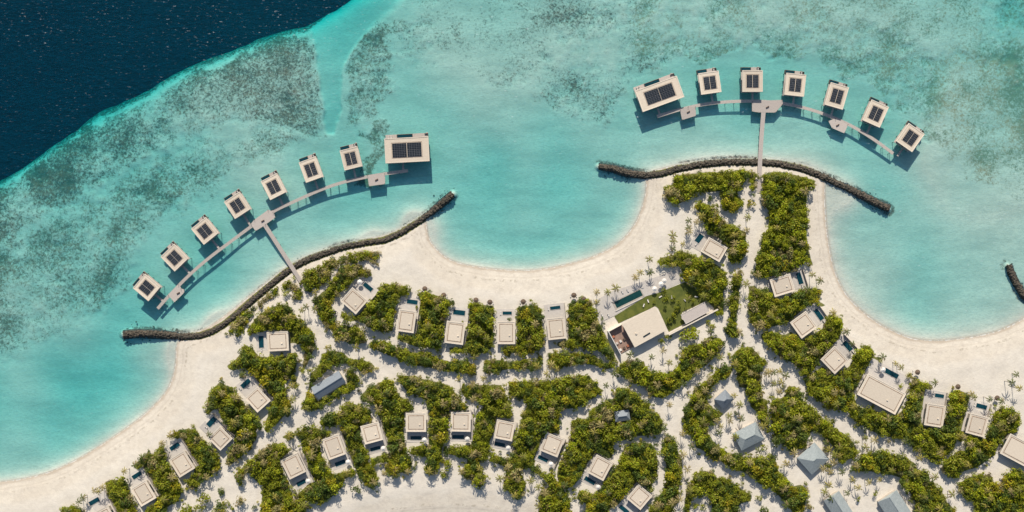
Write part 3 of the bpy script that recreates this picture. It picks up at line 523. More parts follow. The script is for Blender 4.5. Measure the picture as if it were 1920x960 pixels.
# ---------------------------------------------------------------- overwater villas
def windows(t, w, h, z0, z1, sides='nesw'):
    for sd_, (x, y, sx, sy) in {'n': (0, h/2, w*.62, .12), 's': (0, -h/2, w*.3, .12), 'e': (w/2, 0, .12, h*.45), 'w': (-w/2, 0, .12, h*.45)}.items():
        if sd_ in sides:
            f = MB().box(x, y, z0+.3, sx+.3 if sx > .2 else .10, sy+.3 if sy > .2 else .10, z1).build('window', 'dwood', t)
            MB().box(x, y, z0+.45, sx if sx > .2 else .16, sy if sy > .2 else .16, z1-.15).build('pane', 'glass', f)
def overwater(cx, cy, w, h, rot, label, cols, rows):
    zr = 4.75
    t = empty('overwater_villa', W(cx, cy, zr)[:2]+(0.0,), R(rot))
    tag(t, label, 'villa', 'villas standing over the water')
    w, h = w*S, h*S
    MB().box(0, 0.0, 1.45, w-.6, h-.6, 1.7).box(0, h/2+1.1, 1.45, w-.6, 2.8, 1.66).build('deck', 'deck', t)
    MB().box(0, -.3, 1.7, w-2.0, h-2.6, 4.3).build('wall', 'wall', t)
    wt = empty  # noqa
    o = bpy.data.objects
    for sx, sy, x, y in ((w*.5, .12, -w*.1, h/2-1.6), (w*.22, .12, w*.28, h/2-1.6)):
        f = MB().box(x, y, 1.8, sx+.2, .10, 3.8).build('window', 'dwood', t)
        MB().box(x, y+.02, 1.95, sx, .16, 3.65).build('pane', 'glass', f)
    MB().box(0, -h/2+1.0, 1.7, 1.3, .14, 3.7).build('door', 'dwood', t)
    rf = MB().box(0, 0, 4.3, w-.5, h-.5, 4.5).box(0, 0, 4.5, w, h, zr).build('roof', 'roof', t)
    MB().frame(0, 0, zr, w-.02, h-.02, zr+.13, .45).build('roof_edge', 'rim', rf)
    aw, ah = (w*.58, h*.56) if cols <= 4 else (w*.66, h*.56)
    MB().frame(0, 0, zr, aw+.9, ah+.9, zr+.07, .14).build('gutter', 'strip', rf)
    # four solar arrays
    gx, gy = .28, .2
    bw, bh = (aw-gx)/2, (ah-gy)/2
    for i in (-1, 1):
        for j in (-1, 1):
            ax, ay = i*(bw+gx)/2, j*(bh+gy)/2
            s = MB().box(ax, ay, zr+.09, bw, bh, zr+.2).build('solar_array', 'alu', t)
            mb = MB(); cw, chh = bw/cols, bh/rows
            for a in range(cols):
                for b in range(rows):
                    mb.box(ax-bw/2+cw*(a+.5), ay-bh/2+chh*(b+.5), zr+.2, cw-.09, chh-.09, zr+.215)
            mb.build('cells', 'solar', s)
    # pool and sun deck on the seaward side
    pw = w*.5 if cols <= 4 else w*.36
    px = -w/2+pw/2+.1 if cols <= 4 else -w*.05
    py = h/2+1.35
    pl = MB().frame(px, py, .9, pw, 2.1, 1.95, .22).build('pool', 'dwood', t)
    MB().box(px, py, 1.0, pw-.44, 1.66, 1.86).build('pool_water', 'pool', pl)
    MB().box(w/2-.35, h/2+1.0, 1.66, .12, 2.3, 2.5).box(w/2-1.4, h/2+2.15, 1.66, 2.0, .1, 2.4).build('screen', 'dwood', t)
    lad = MB()
    for k in range(5): lad.box(w/2-1.2, h/2+2.35+k*.18, 1.3-k*.32, .9, .2, 1.4-k*.32)
    lad.build('steps', 'deck', t)
    pm = MB().cyl(0, 0, -3.6, .17, 1.46, .17, 8)
    first = None
    for i in range(3):
        for j in range(4):
            x, y = (i-1)*(w/2-.9), -h/2+.9+j*(h+1.0)/3.2
            if first is None: first = pm.build('pile', 'pile', t); first.location = (x, y, 0)
            else:
                q = first.copy(); C.objects.link(q); q.parent = t; q.location = (x, y, 0)
    return t
def make_lounger():
    t = empty('sun_lounger', (0, 0, 0))
    MB().box(0, 0, .28, .62, 1.9, .36).build('frame', 'dwood', t)
    MB().box(0, -.25, .36, .58, 1.3, .46).box(0, .66, .42, .58, .55, .62).build('cushion', 'white', t)
    for x in (-.25, .25):
        for y in (-.85, .8): MB().box(x, y, 0, .07, .07, .28).build('leg', 'dwood', t)
    return t
def make_parasol(kind):
    t = empty('parasol' if kind == 'white' else 'thatched_parasol', (0, 0, 0))
    MB().cyl(0, 0, 0, .04, 2.5, .04, 6).build('pole', 'dwood', t)
    MB().cyl(0, 0, 2.2, 1.5, 2.75, .06, 8 if kind == 'white' else 14).build('canopy', kind, t)
    MB().cyl(0, 0, 0, .35, .1, .33, 10).build('base', 'stone', t)
    return t
lounger0, par0, thatch0 = make_lounger(), make_parasol('white'), make_parasol('thatch')
used = {'l': False, 'p': False, 't': False}
def place(kind, x, y, z, rot, label, group):
    src, cat = {'l': (lounger0, 'sun lounger'), 'p': (par0, 'parasol'), 't': (thatch0, 'parasol')}[kind]
    if not used[kind]:
        used[kind] = True; o = src; o.location = (x, y, z); o.rotation_euler = (0, 0, rot)
    else: o = copy_tree(src, (x, y, z), rot)
    return tag(o, label, cat, group)

for n_v, (cx, cy, w, h, rot, lab) in enumerate(OVER):
    t = overwater(cx, cy, w, h, rot, lab, 4, 3)
    c, s = math.cos(R(rot)), math.sin(R(rot)); L = t.location
    lx, ly = w*S/2-1.7, h*S/2+.95
    place('l', L.x+lx*c-ly*s, L.y+lx*s+ly*c, 1.66, R(rot), 'white sun lounger on the seaward deck of the '+OS[n_v], 'loungers on the overwater decks')
for cx, cy, w, h, rot, lab, _ in OVERL:
    t = overwater(cx, cy, w, h, rot, lab, 6, 4)
    c, s = math.cos(R(rot)), math.sin(R(rot)); L = t.location
    for k in (0, 1):
        lx, ly = -w*S/2+2.2+k*1.3, h*S/2+1.0
        place('l', L.x+lx*c-ly*s, L.y+lx*s+ly*c, 1.66, R(rot), '%s white sun lounger on the deck of the long villa of the %s jetty' % (('left', 'right')[k], 'left' if cx < 1000 else 'right'), 'loungers on the overwater decks')

# ---------------------------------------------------------------- jetties
def ribbon(mb, P, w, z0, z1, pitch=0.55, gap=.05):
    P = chaikin(P, 2, closed=False)
    pts = [Vector(W(x, y, z1)[:2]) for x, y in P]
    acc = 0.0; out = []
    for a, b in zip(pts[:-1], pts[1:]):
        d = b-a; L = d.length
        while acc < L:
            p = a+d*(acc/L); out.append((p, math.atan2(d.y, d.x))); acc += pitch
        acc -= L
    for p, an in out:
        mb.box(p.x, p.y, z0, pitch-gap, w*(1+random.uniform(-.015, .015)), z1+random.uniform(-.01, .01), an)
    return out
def poly_w(P, z): 
    q = [W(x, y, z)[:2] for x, y in P]
    ar = sum(q[i][0]*q[(i+1) % len(q)][1]-q[(i+1) % len(q)][0]*q[i][1] for i in range(len(q)))
    return q if ar > 0 else q[::-1]
def jetty(label, walk, branch, plats, wb_, spurs):
    zd = 1.5
    t = empty('jetty', W(*branch[-1])[:2]+(0.0,)); tag(t, label, 'jetty')
    inv = Vector((-t.location.x, -t.location.y, 0))
    def own(o): o.location = inv; return o
    mb = MB(); pts = ribbon(mb, walk, 1.75, zd-.12, zd); own(mb.build('walkway', 'deck', t))
    mb = MB(); pts2 = ribbon(mb, branch, wb_, zd-.12, zd+.012); own(mb.build('access_walkway', 'deck', t))
    for sp in spurs:
        mb = MB(); ribbon(mb, sp, 1.1, zd-.15, zd-.02); own(mb.build('villa_gangway', 'deck', t))
    for pl in plats:
        q = poly_w(pl, zd); o = own(MB().prism(q, zd-.14, zd+.035).build('landing', 'deck', t))
        ps = MB(); n = len(q)
        cxm = sum(a for a, b in q)/n; cym = sum(b for a, b in q)/n
        for k in range(n):
            a, b = q[k], q[(k+1) % n]
            ps.box((a[0]*.96+cxm*.04), (a[1]*.96+cym*.04), zd+.03, .16, .16, zd+1.0)
        own(ps.build('railing_posts', 'dwood', t))
        bx = MB().box(cxm, cym, zd+.035, 1.8, .5, zd+.5, .5).build('bench', 'dwood', t); own(bx)
    pm = None
    for k, (p, an) in enumerate(pts[::9]+pts2[::9]):
        wd = .7
        for sg in (-1, 1):
            x, y = p.x-math.sin(an)*wd*sg, p.y+math.cos(an)*wd*sg
            if pm is None: pm = MB().cyl(0, 0, -3.4, .13, zd-.13, .13, 7).build('pile', 'pile', t); q = pm
            else: q = pm.copy(); C.objects.link(q); q.parent = t
            q.location = inv+Vector((x, y, 0))
    return t
def spur_for(v, walk):
    cx, cy, w, h, rot = v[:5]; s, c = math.sin(R(rot)), math.cos(R(rot))
    a = (cx+s*(h/2-3), cy+c*(h/2-3))
    P = chaikin(walk, 2, closed=False); best = min(P, key=lambda q: (q[0]-a[0])**2+(q[1]-a[1])**2)
    # along the villa axis
    d = math.hypot(best[0]-a[0], best[1]-a[1]); b = (a[0]+s*d*.92, a[1]+c*d*.92)
    return [a, b]
WL = [(296, 578), (310, 562), (330, 541), (345, 525), (372, 500), (400, 477), (430, 455), (470, 425), (500, 404), (520, 392), (560, 374), (600, 356), (640, 342), (690, 331), (720, 326), (765, 320)]
WR = [(1233, 218), (1275, 205), (1315, 196), (1355, 191), (1411, 189), (1460, 192), (1510, 202), (1555, 217), (1600, 237), (1640, 262), (1675, 288)]
jetty('curved timber jetty linking the left arc of overwater villas to the beach', WL, [(494, 418), (520, 458), (550, 505), (572, 541), (582, 553)],
      [[(315, 553), (327, 567), (334, 560), (345, 549), (346, 543), (340, 541), (335, 533)], [(470, 420), (479, 433), (488, 428), (498, 421), (516, 408), (513, 398), (503, 393), (477, 412)], [(689, 329), (692, 349), (722, 345), (722, 325)]], 2.3,
      [spur_for(v, WL) for v in OVER[:7]]+[[(756, 300), (756, 322)]])
jetty('curved timber jetty linking the right arc of overwater villas to the sand avenue', WR, [(1432, 205), (1429, 240), (1426, 285), (1424, 330), (1424, 362)],
      [[(1275, 207), (1279, 225), (1305, 217), (1304, 200), (1290, 200)], [(1410, 190), (1410, 209), (1425, 211), (1454, 211), (1467, 196), (1467, 187)], [(1553, 227), (1560, 240), (1583, 250), (1590, 234), (1566, 222)]], 2.4,
      [spur_for(v, WR) for v in OVER[7:]]+[[(1232, 200), (1238, 217)]])

# ---------------------------------------------------------------- rock breakwaters
def ico():
    import bmesh
    bm = bmesh.new(); bmesh.ops.create_icosphere(bm, subdivisions=2, radius=1.0)
    v = np.array([x.co[:] for x in bm.verts]); f = np.array([[l.index for l in fc.verts] for fc in bm.faces]); bm.free()
    return v, f
IV, IF = ico()
def breakwater(rv, label):
    P = np.array(rv, float); r = np.random.default_rng(len(rv))
    vs, fs, off = [], [], 0
    seg = np.hypot(*(P[1:, :2]-P[:-1, :2]).T); cum = np.concatenate([[0], np.cumsum(seg)]); Lt = cum[-1]
    n = int(Lt*S*21)
    for k in range(n):
        s = r.uniform(0, Lt); i = min(np.searchsorted(cum, s, 'right')-1, len(seg)-1); t = (s-cum[i])/seg[i]
        x, y = P[i, :2]*(1-t)+P[i+1, :2]*t; hw = (P[i, 2]*(1-t)+P[i+1, 2]*t)*.76
        nx_, ny_ = -(P[i+1, 1]-P[i, 1])/seg[i], (P[i+1, 0]-P[i, 0])/seg[i]
        u = r.uniform(-1, 1) if k % 7 else r.normal(0, 1.05)
        rad = (r.uniform(.26, .58) if r.random() < .85 else r.uniform(.6, .85)) if abs(u) < 1 else r.uniform(.25, .5)
        zc = max(.85-(max(abs(u)-.3, 0)*2.1)**1.3, -1.6)+r.uniform(-.15, .2)
        wx, wy, _ = W(x+nx_*u*hw, y+ny_*u*hw, zc)
        sc = rad*np.array([1, r.uniform(.7, 1.1), r.uniform(.55, .9)])
        v = IV*(1+0.16*np.sin(IV@r.normal(0, 2.6, (3, 1))+r.uniform(0, 6)))+0.06*r.standard_normal(IV.shape)
        v = np.clip(v, -.82, .82)*sc; a = r.uniform(0, 6.28); c, s_ = math.cos(a), math.sin(a)
        v = v@np.array([[c, s_, 0], [-s_, c, 0], [0, 0, 1]])+np.array([wx, wy, zc])
        vs.append(v); fs.append(IF+off); off += len(v)
    mid, w2 = P[:, :2], P[:, 2]; cr = []
    for i in range(len(P)):
        a_ = mid[max(i-1, 0)]; b_ = mid[min(i+1, len(P)-1)]; dv_ = (b_-a_)/np.hypot(*(b_-a_)); nn_ = np.array([-dv_[1], dv_[0]])
        for u, z in ((-1.0, -1.6), (-.4, .5), (.4, .5), (1.0, -1.6)): q_ = mid[i]+nn_*u*w2[i]; cr.append(W(q_[0], q_[1], z))
    cr = np.array(cr); tri = []
    for i in range(len(P)-1):
        for k in range(3):
            a0 = i*4+k; tri += [[a0, a0+1, a0+5], [a0, a0+5, a0+4]]
    vs.append(cr); fs.append(np.array(tri)+off)
    m_ = np_mesh('rock_breakwater', np.concatenate(vs), np.concatenate(fs), M['rock'])
    o = bpy.data.objects.new('rock_breakwater', m_); C.objects.link(o); tag(o, label, 'breakwater', 'rock breakwaters')
breakwater(REV1, 'long curved dark rock breakwater crossed by the left jetty')
breakwater(REV2, 'curved brown rock breakwater crossed by the right jetty')
breakwater(REV3, 'short dark rock breakwater at the right edge of the photo')

# ---------------------------------------------------------------- beach villas
for n_v, (cx, cy, w, h, rot, pool, lab) in enumerate(VILLAS):
    zr, z0 = 4.35, 1.22
    t = empty('beach_villa', W(cx, cy, zr)[:2]+(z0,), R(rot))
    row2 = n_v >= 19
    tag(t, lab, 'villa', 'inland row of flat roofed villas' if row2 else 'flat roofed beach villas')
    KEEP.append((cx, cy, w+3, h+3, rot))
    w_, h_ = w*S, h*S; Zr = zr-z0
    c, s = math.cos(R(rot)), math.sin(R(rot))
    def loc(px, py, z=z0):
        x, y, _ = W(px, py, z); dx, dy = x-t.location.x, y-t.location.y
        return dx*c+dy*s, -dx*s+dy*c
    MB().box(0, 0, .1, w_-1.5, h_-1.5, Zr-.4).build('wall', 'wall', t)
    rf = MB().box(0, 0, Zr-.4, w_-.6, h_-.6, Zr-.25).box(0, 0, Zr-.25, w_, h_, Zr).build('roof', 'roof', t)
    MB().frame(0, 0, Zr, w_-.02, h_-.02, Zr+.13, .5).build('roof_edge', 'rim', rf)
    ins_ = 1.35
    MB().frame(0, 0, Zr, w_-2*ins_, h_-2*ins_, Zr+.09, .32).build('gutter', 'strip', rf)
    MB().box(0, 0, Zr, w_-2*ins_-.6, h_-2*ins_-.6, Zr+.05).build('roof_panel', 'roof', rf)
    MB().box(w_*.18, -h_*.12, Zr+.05, .8, .6, Zr+.4).build('vent_box', 'rim', rf)
    for ax, ay, sx, sy in ((0, -h_/2+.72, w_*.5, .14), (0, h_/2-.72, w_*.6, .14), (-w_/2+.72, 0, .14, h_*.4), (w_/2-.72, 0, .14, h_*.4)):
        f = MB().box(ax, ay, .3, sx+(.2 if sx > .2 else 0), sy+(.2 if sy > .2 else 0), Zr-.6).build('window', 'dwood', t)
        MB().box(ax, ay, .45, sx+(.06 if sx < .2 else 0), sy+(.06 if sy < .2 else 0), Zr-.75).build('pane', 'glass', f)
    if pool:
        px, py, pw, ph, pr = pool
        ux, uy = loc(px, py); pw, ph = pw*S, ph*S; da = R(pr-rot)
        pad = 1.4
        x0, x1 = min(-w_/2+.2, ux-pw/2-pad), max(w_/2-.2, ux+pw/2+pad)
        y0, y1 = min(-h_/2+.2, uy-ph/2-pad), max(h_/2-.2, uy+ph/2+pad)
        if abs(uy) > abs(ux): x0, x1 = -w_/2-.5, w_/2+.9
        MB().box((x0+x1)/2, (y0+y1)/2, -.6, x1-x0, y1-y0, .1).build('terrace', 'stone', t)
        mx, my = (x0+x1)/2, (y0+y1)/2
        wc = (t.location.x+mx*c-my*s, t.location.y+mx*s+my*c)
        KEEP.append((wc[0]/S+960, 480-wc[1]/S, (x1-x0)/S-2, (y1-y0)/S-2, rot))
        pl = MB().box(ux, uy, .1, pw+.5, ph+.5, .22, da).build('pool_coping', 'stone', t)
        MB().box(ux, uy, .22, pw, ph, .24, da).build('pool_water', 'pool', pl)
        # low garden wall on the two long sides
        MB().box(x1+.12, my, -.3, .2, (y1-y0), 1.5).build('garden_wall', 'wall', t)
        along = pw > ph
        ex, ey = (pw/2+1.1, 0) if along else (0, ph/2+1.1)
        if row2: sgn = 1
        else: sgn = -1
        def wld(lx, ly): return (t.location.x+lx*c-ly*s, t.location.y+lx*s+ly*c)
        qx, qy = wld(ux+ex*sgn, uy+ey*sgn)
        place('l', qx, qy, z0+.1, R(rot), 'white cushioned lounger by the pool of the '+VS[n_v], 'loungers beside the villa pools')
        if row2 or n_v in (6, 15):
            qx, qy = wld(ux+(ex+.9)*sgn, uy+ey*sgn-.6)
            place('p', qx, qy, z0+.1, 0, 'white parasol by the pool of the '+VS[n_v], 'white parasols at the pools')
    else:
        MB().box(0, 0, -.6, w_+1, h_+1, .1).build('terrace', 'stone', t)

# ---------------------------------------------------------------- clubhouse, pool, pavilions
t = empty('clubhouse', W(1209, 613, 5.0)[:2]+(1.2,), R(28.5)); tag(t, 'largest building, flat cream roof and a sunken reddish terrace, below the lawn', 'building')
KEEP.append((1190, 622, 106, 54, 28.5))
w_, h_ = 69*S, 49*S
MB().box(0, 0, 0, w_-1.6, h_-1.6, 3.4).build('wall', 'wall', t)
rf = MB().box(0, 0, 3.4, w_, h_, 3.8).build('roof', 'roof', t)
MB().box(-1.2, -4.4, 3.8, 4.4, .8, 3.95, .05).build('skylight', 'glass', rf)
MB().box(-6, -1, 3.8, .9, .9, 4.2).build('vent_box', 'rim', rf)
tw = 29*S
MB().box(-w_/2-tw/2, -.3, 0, tw, h_-.6, .35).build('sunken_terrace', 'terra', t)
MB().box(-w_/2-tw+.15, 0, .0, .45, h_+.3, 3.2).build('white_side_wall', 'white', t)
MB().box(-w_/2-tw/2, h_/2-.15, 0, tw, .4, 3.0).build('back_wall', 'rim', t)
for k in range(7): MB().box(-w_/2-tw+1.4+(k % 3)*2.3, -h_/2+2+(k//3)*4.2, .35, 1.2, 1.2, 1.0).build('terrace_table', ('white', 'dwood', 'red', 'deck')[k % 4], t)
for k in range(5):
    f = MB().box(-w_/2+2.5+k*3.7, h_/2-.78, .3, 2.6, .12, 3.0).build('window', 'dwood', t)
    MB().box(-w_/2+2.5+k*3.7, h_/2-.72, .45, 2.3, .1, 2.85).build('pane', 'glass', f)
for k in range(4):
    f = MB().box(-w_/2+3.5+k*4.4, -h_/2+.78, .3, 1.6, .12, 2.7).build('window', 'dwood', t)
    MB().box(-w_/2+3.5+k*4.4, -h_/2+.72, .45, 1.3, .1, 2.55).build('pane', 'glass', f)
t = empty('pavilion', W(1303, 587, 3.6)[:2]+(1.2,), R(28.5)); tag(t, 'long pale flat roofed pavilion at the right end of the lawn', 'pavilion')
KEEP.append((1304, 588, 56, 24, 28.5))
MB().box(0, 0, 2.5, 50*S, 20*S, 2.75).build('roof', 'deck', t)
MB().frame(0, 0, 2.75, 50*S-.02, 20*S-.02, 2.85, .3).build('roof_edge', 'stone', t)
MB().box(2, 0, 0, 30*S, 16*S, 2.5).build('wall', 'wall', t)
for x in (-6.8, -3.6): 
    for y in (-2.5, 2.5): MB().box(x, y, 0, .25, .25, 2.5).build('post', 'dwood', t)
t = empty('garden_wall', W(1297, 603)[:2]+(1.2,), R(27.5)); tag(t, 'pale straight garden wall running right from the clubhouse to beyond the pavilion', 'wall')
MB().box(0, 0, 0, 103*S, .45, 2.6).build('wall_panel', 'wall', t); MB().box(0, 0, 2.6, 103*S+.1, .6, 2.72).build('coping', 'rim', t)
KEEP.append((1297, 600, 104, 3, 27.5))
t = empty('swimming_pool', W(1177, 561)[:2]+(1.25,), R(26)); tag(t, 'long dark green swimming pool between the beach and the lawn', 'swimming pool')
MB().box(0, 0, -.3, 60*S, 17*S, .16).build('pool_surround', 'wall', t); MB().box(.3, .2, .16, 54*S, 12*S, .18).build('pool_water', 'pool2', t)
MB().box(-1, -17*S/2-.25, -.3, 56*S, .5, .42).build('pool_edge', 'stone', t)
def sheet(name, P, z, m, kind='structure', th=.15):
    o = MB().prism(poly_w(P, z), z-.5, z).build(name, m); o['kind'] = kind; return o
sheet('pool_terrace', [(1115, 572), (1122, 560), (1150, 545), (1200, 529), (1240, 516), (1272, 503), (1282, 527), (1258, 538), (1237, 547), (1210, 556), (1152, 592), (1130, 602), (1121, 592)], 1.36, 'stone')
sheet('lawn', [(1152, 593), (1211, 556), (1238, 548), (1259, 539), (1284, 529), (1300, 538), (1325, 559), (1323, 565), (1279, 585), (1277, 597), (1287, 605), (1254, 622), (1234, 578), (1229, 574), (1160, 606)], 1.40, 'grass')
for k, (x, y) in enumerate([(1237, 532), (1225, 541), (1243, 526)]):
    X_, Y_, _ = W(x, y); place('p', X_, Y_, 1.36, 0, '%s of the three white parasols right of the long pool' % ('middle', 'left', 'right')[k:k+1][0], 'white parasols at the pools')
for k, (x, y) in enumerate([(1258, 557), (1283, 563), (1304, 556), (1237, 556), (1206, 572), (1214, 564)]):
    X_, Y_, _ = W(x, y); place('l', X_, Y_, 1.40, k*.7, 'white lounger set out on the lawn between pool and clubhouse', 'loungers on the lawn')
for k, (x, y) in enumerate([(1128, 590), (1140, 590), (1166, 547), (1176, 544), (1215, 528), (1256, 519)]):
    X_, Y_, _ = W(x, y); place('l', X_, Y_, 1.36, R(26), 'white lounger on the paving around the long pool', 'loungers by the long pool')
for k, (x, y) in enumerate([(798, 541), (833, 553), (893, 562), (981, 565), (1075, 553), (1093, 560), (1714, 696), (1789, 723), (1862, 744), (919, 566)]):
    X_, Y_, _ = W(x, y); z = ground_z(x, y)
    side = 'bay' if x < 1200 else 'right lagoon'
    ordn = ['first', 'second', 'third', 'fifth', 'sixth', 'seventh', 'first', 'second', 'third', 'fourth'][k]
    place('t', X_, Y_, z-.02, 0, '%s small brown thatched parasol from the left on the %s beach' % (ordn, side), 'thatched parasols along the beaches')
    for q in (-1, 1):
        place('l', X_+q*1.6, Y_-.3, z, 0.1*q, '%s lounger beside the %s thatched parasol from the left on the %s beach' % ('left' if q < 0 else 'right', ordn, side), 'loungers under the thatched parasols')

# ---------------------------------------------------------------- grey roofed service buildings
def grey(cx, cy, w, h, rot, z1, z2, hip, m, name, label, cat):
    t = empty(name, W(cx, cy, 4)[:2]+(1.2,), R(rot)); tag(t, label, cat)
    KEEP.append((cx, cy, w+2, h+2, rot)); w, h = w*S, h*S
    MB().box(0, 0, 0, w-1.2, h-1.2, z1).build('wall', 'wall', t)
    rf = MB().gable(w, h, z1, z2, hip).build('roof', m, t)
    MB().box(0, 0, z2-.06, w-2*hip+.1, .3, z2+.08).build('ridge_cap', m, rf)
    MB().box(0, -h/2+.6, .0, 1.2, .16, 2.1).build('door', 'dwood', t)
    for x in (-w*.28, w*.28):
        f = MB().box(x, -h/2+.6, .9, 1.3, .12, 2.0).build('window', 'dwood', t); MB().box(x, -h/2+.56, 1.0, 1.1, .1, 1.9).build('pane', 'glass', f)
    return t
grey(616, 722, 60, 26, 32, 2.6, 4.6, 0, 'blue_roof', 'long_hut', 'long grey gabled building ringed by trees near the left shore', 'building')
grey(1358, 749, 28, 25, 42, 2.4, 4.8, 3.4, 'blue_roof', 'hut', 'small dark grey hip roofed hut in the upper right of the service yard', 'hut')
grey(1404, 818, 48, 36, 27, 2.6, 4.6, 4.2, 'grey_roof', 'hut', 'greenish grey hip roofed hut on open sand inside the curved bed', 'hut')
grey(1525, 860, 44, 42, 42, 2.6, 5.2, 5.6, 'grey_roof', 'hut', 'pale blue grey pyramid roofed hut left of the two halls', 'hut')
grey(1576, 956, 62, 34, -57, 2.6, 4.8, 0, 'grey_roof', 'hall', 'left of the two pale gabled halls cut by the bottom edge', 'hall')
grey(1682, 958, 66, 42, -57, 2.6, 5.0, 0, 'grey_roof', 'hall', 'right and wider of the two pale gabled halls cut by the bottom edge', 'hall')
grey(1167, 780, 28, 20, 8, 2.2, 3.6, 2.0, 'blue_roof', 'hut', 'small bluish white hut hidden among trees left of the sand avenue', 'hut')

# ---------------------------------------------------------------- foliage
PAL = {'olive': (0.225, 0.242, 0.016), 'deep': (0.100, 0.140, 0.020), 'lime': (0.300, 0.322, 0.014), 'yellow': (0.34, 0.30, 0.015), 'straw': (0.32, 0.275, 0.11)}
SPN = list(PAL)
WORD = {'olive': 'olive green', 'deep': 'dark green', 'lime': 'lime green', 'yellow': 'golden', 'straw': 'pale straw'}
def crown_geo(r, n, sp):
    """unit crown (radius 1, height about .9): leaf sprays over several lobes"""
    nb = int(r.integers(5, 9)); bc = np.stack([r.normal(0, .42, nb), r.normal(0, .42, nb), r.uniform(-.05, .42, nb)], 1); br = r.uniform(.34, .58, nb)
    k = r.integers(0, nb, n); d = r.normal(0, 1, (n, 3)); d[:, 2] = np.abs(d[:, 2])*.9-.15; d /= np.linalg.norm(d, axis=1)[:, None]
    c = bc[k]+d*(br[k]*r.uniform(.72, 1.12, n))[:, None]*np.array([1, 1, .85])
    L = np.linalg.norm(c[:, :2], axis=1); f = np.minimum(1, 1.12/np.maximum(L, 1e-6)); c[:, :2] *= f[:, None]
    nn = d*.6+r.normal(0, .55, (n, 3))+np.array([0, 0, .35]); nn /= np.linalg.norm(nn, axis=1)[:, None]
    tt = np.cross(nn, r.normal(0, 1, (n, 3))); tt /= np.linalg.norm(tt, axis=1)[:, None]; bb = np.cross(nn, tt)
    a = r.uniform(.085, .17, n)[:, None]; b = a*r.uniform(.5, .9, n)[:, None]
    v = np.stack([c-tt*a, c-bb*b+nn*a*.15, c+tt*a, c+bb*b+nn*a*.15], 1).reshape(-1, 3)
    base = np.array(PAL[sp]); tn = base*r.uniform(.75, 1.25, (n, 1))*np.array([1, 1, 1])
    tn = tn*(1+r.normal(0, .08, (n, 3))); hl = r.random(n) < .06; tn[hl] = tn[hl]*1.5+.02
    return v, np.repeat(np.clip(tn, .005, .8), 4, 0)
r_ = np.random.default_rng(21)
VAR = {sp: [crown_geo(r_, 230, sp) for _ in range(5)] for sp in SPN}
cand = []
REV1_, REV2_ = [a[:2] for a in REV1], [a[:2] for a in REV2]
for nm, (poly, hf, ds) in BEDS.items():
    p = np.array(poly, float); x0, y0 = p.min(0); x1, y1 = p.max(0); sp_ = 8.0
    gx = np.arange(x0, x1, sp_); gy = np.arange(y0, y1, sp_*.87)
    GX, GY = np.meshgrid(gx, gy); GX = GX+(np.arange(len(gy)) % 2)[:, None]*sp_/2
    GX = GX+r_.uniform(-2.6, 2.6, GX.shape); GY = GY+r_.uniform(-2.6, 2.6, GY.shape)
    e = seg_dist(GX, GY, p); ok = inside(GX, GY, p) & (e > 1.6)
    for x, y, ed in zip(GX[ok], GY[ok], e[ok]):
        big = r_.random() < .17
        r = (r_.uniform(9.0, 12.0) if big else r_.uniform(5.2, 8.2))
        r = min(r, ed+3.6); 
        if r < 3.2: continue
        if in_keep(x, y, r*.72): 
            r = 4.0
            if in_keep(x, y, 2.2): continue
        cand.append((x, y, r, hf, ds, nm))
# ragged bed margins: small bushes spilling onto the sand
for nm, (poly, hf, ds) in BEDS.items():
    p = np.array(poly, float); q = np.roll(p, -1, 0)
    for a, b in zip(p, q):
        L = np.hypot(*(b-a)); 
        for _ in range(int(r_.poisson(L/26.0))):
            t_ = r_.random(); n_ = np.array([b[1]-a[1], a[0]-b[0]])/(L+1e-6)*(1 if r_.random() < .5 else -1)*r_.uniform(1, 8)
            x, y = a*(1-t_)+b*t_+n_
            if in_keep(x, y, 4) or not inside(np.array([x]), np.array([y]), LAND)[0]: continue
            if seg_dist(np.array([x]), np.array([y]), REV1_, False)[0] < 12 or seg_dist(np.array([x]), np.array([y]), REV2_, False)[0] < 12: continue
            cand.append((x, y, r_.uniform(2.2, 4.2), .8, 'edge', nm))
for x, y, r in SINGLES:
    cand.append((x, y, r, .75, None, '1'))
wts_l = np.array([.50, .22, .15, .055, .075]); wts_r = np.array([.38, .16, .35, .03, .08])
patch = r_.normal(0, 1, (40, 3)); pcent = r_.uniform((100, 300), (1920, 980), (40, 2))
crowns = []
for x, y, r, hf, ds, nm in cand:
    w = wts_r if (x > 1230 and y < 780) else wts_l
    w = w.copy()
    if hf < .7: w = np.array([.5, .1, .1, .03, .27])
    sp = SPN[int(r_.choice(5, p=w/w.sum()))]
    z0 = 1.15; ht = (r*S*r_.uniform(.75, 1.0)+r_.uniform(.6, 1.9))*hf if r < 8.8 else (r*S*r_.uniform(.9, 1.15)+r_.uniform(1.5, 2.6))*hf
    crowns.append((x, y, r, ht, sp, int(r_.integers(5)), r_.uniform(0, 6.28), ds))
order = sorted(range(len(crowns)), key=lambda i: -crowns[i][2])
single = set(order[:290]) | {i for i in range(len(crowns)) if crowns[i][7] is None}
single = set(list(single)[:]) 
print('crowns', len(crowns), 'single', len(single))
protos = {}
leafQ = np.arange(230*4).reshape(-1, 4)
trunk_mesh = None
tm = MB().cyl(0, 0, -1.3, .11, .25, .05, 6)
VILLA_LM = [(c[0], c[1], VS[i]) for i, c in enumerate(VILLAS)]
used_sp = set()
vs, ts, n_stuff = [], [], 0
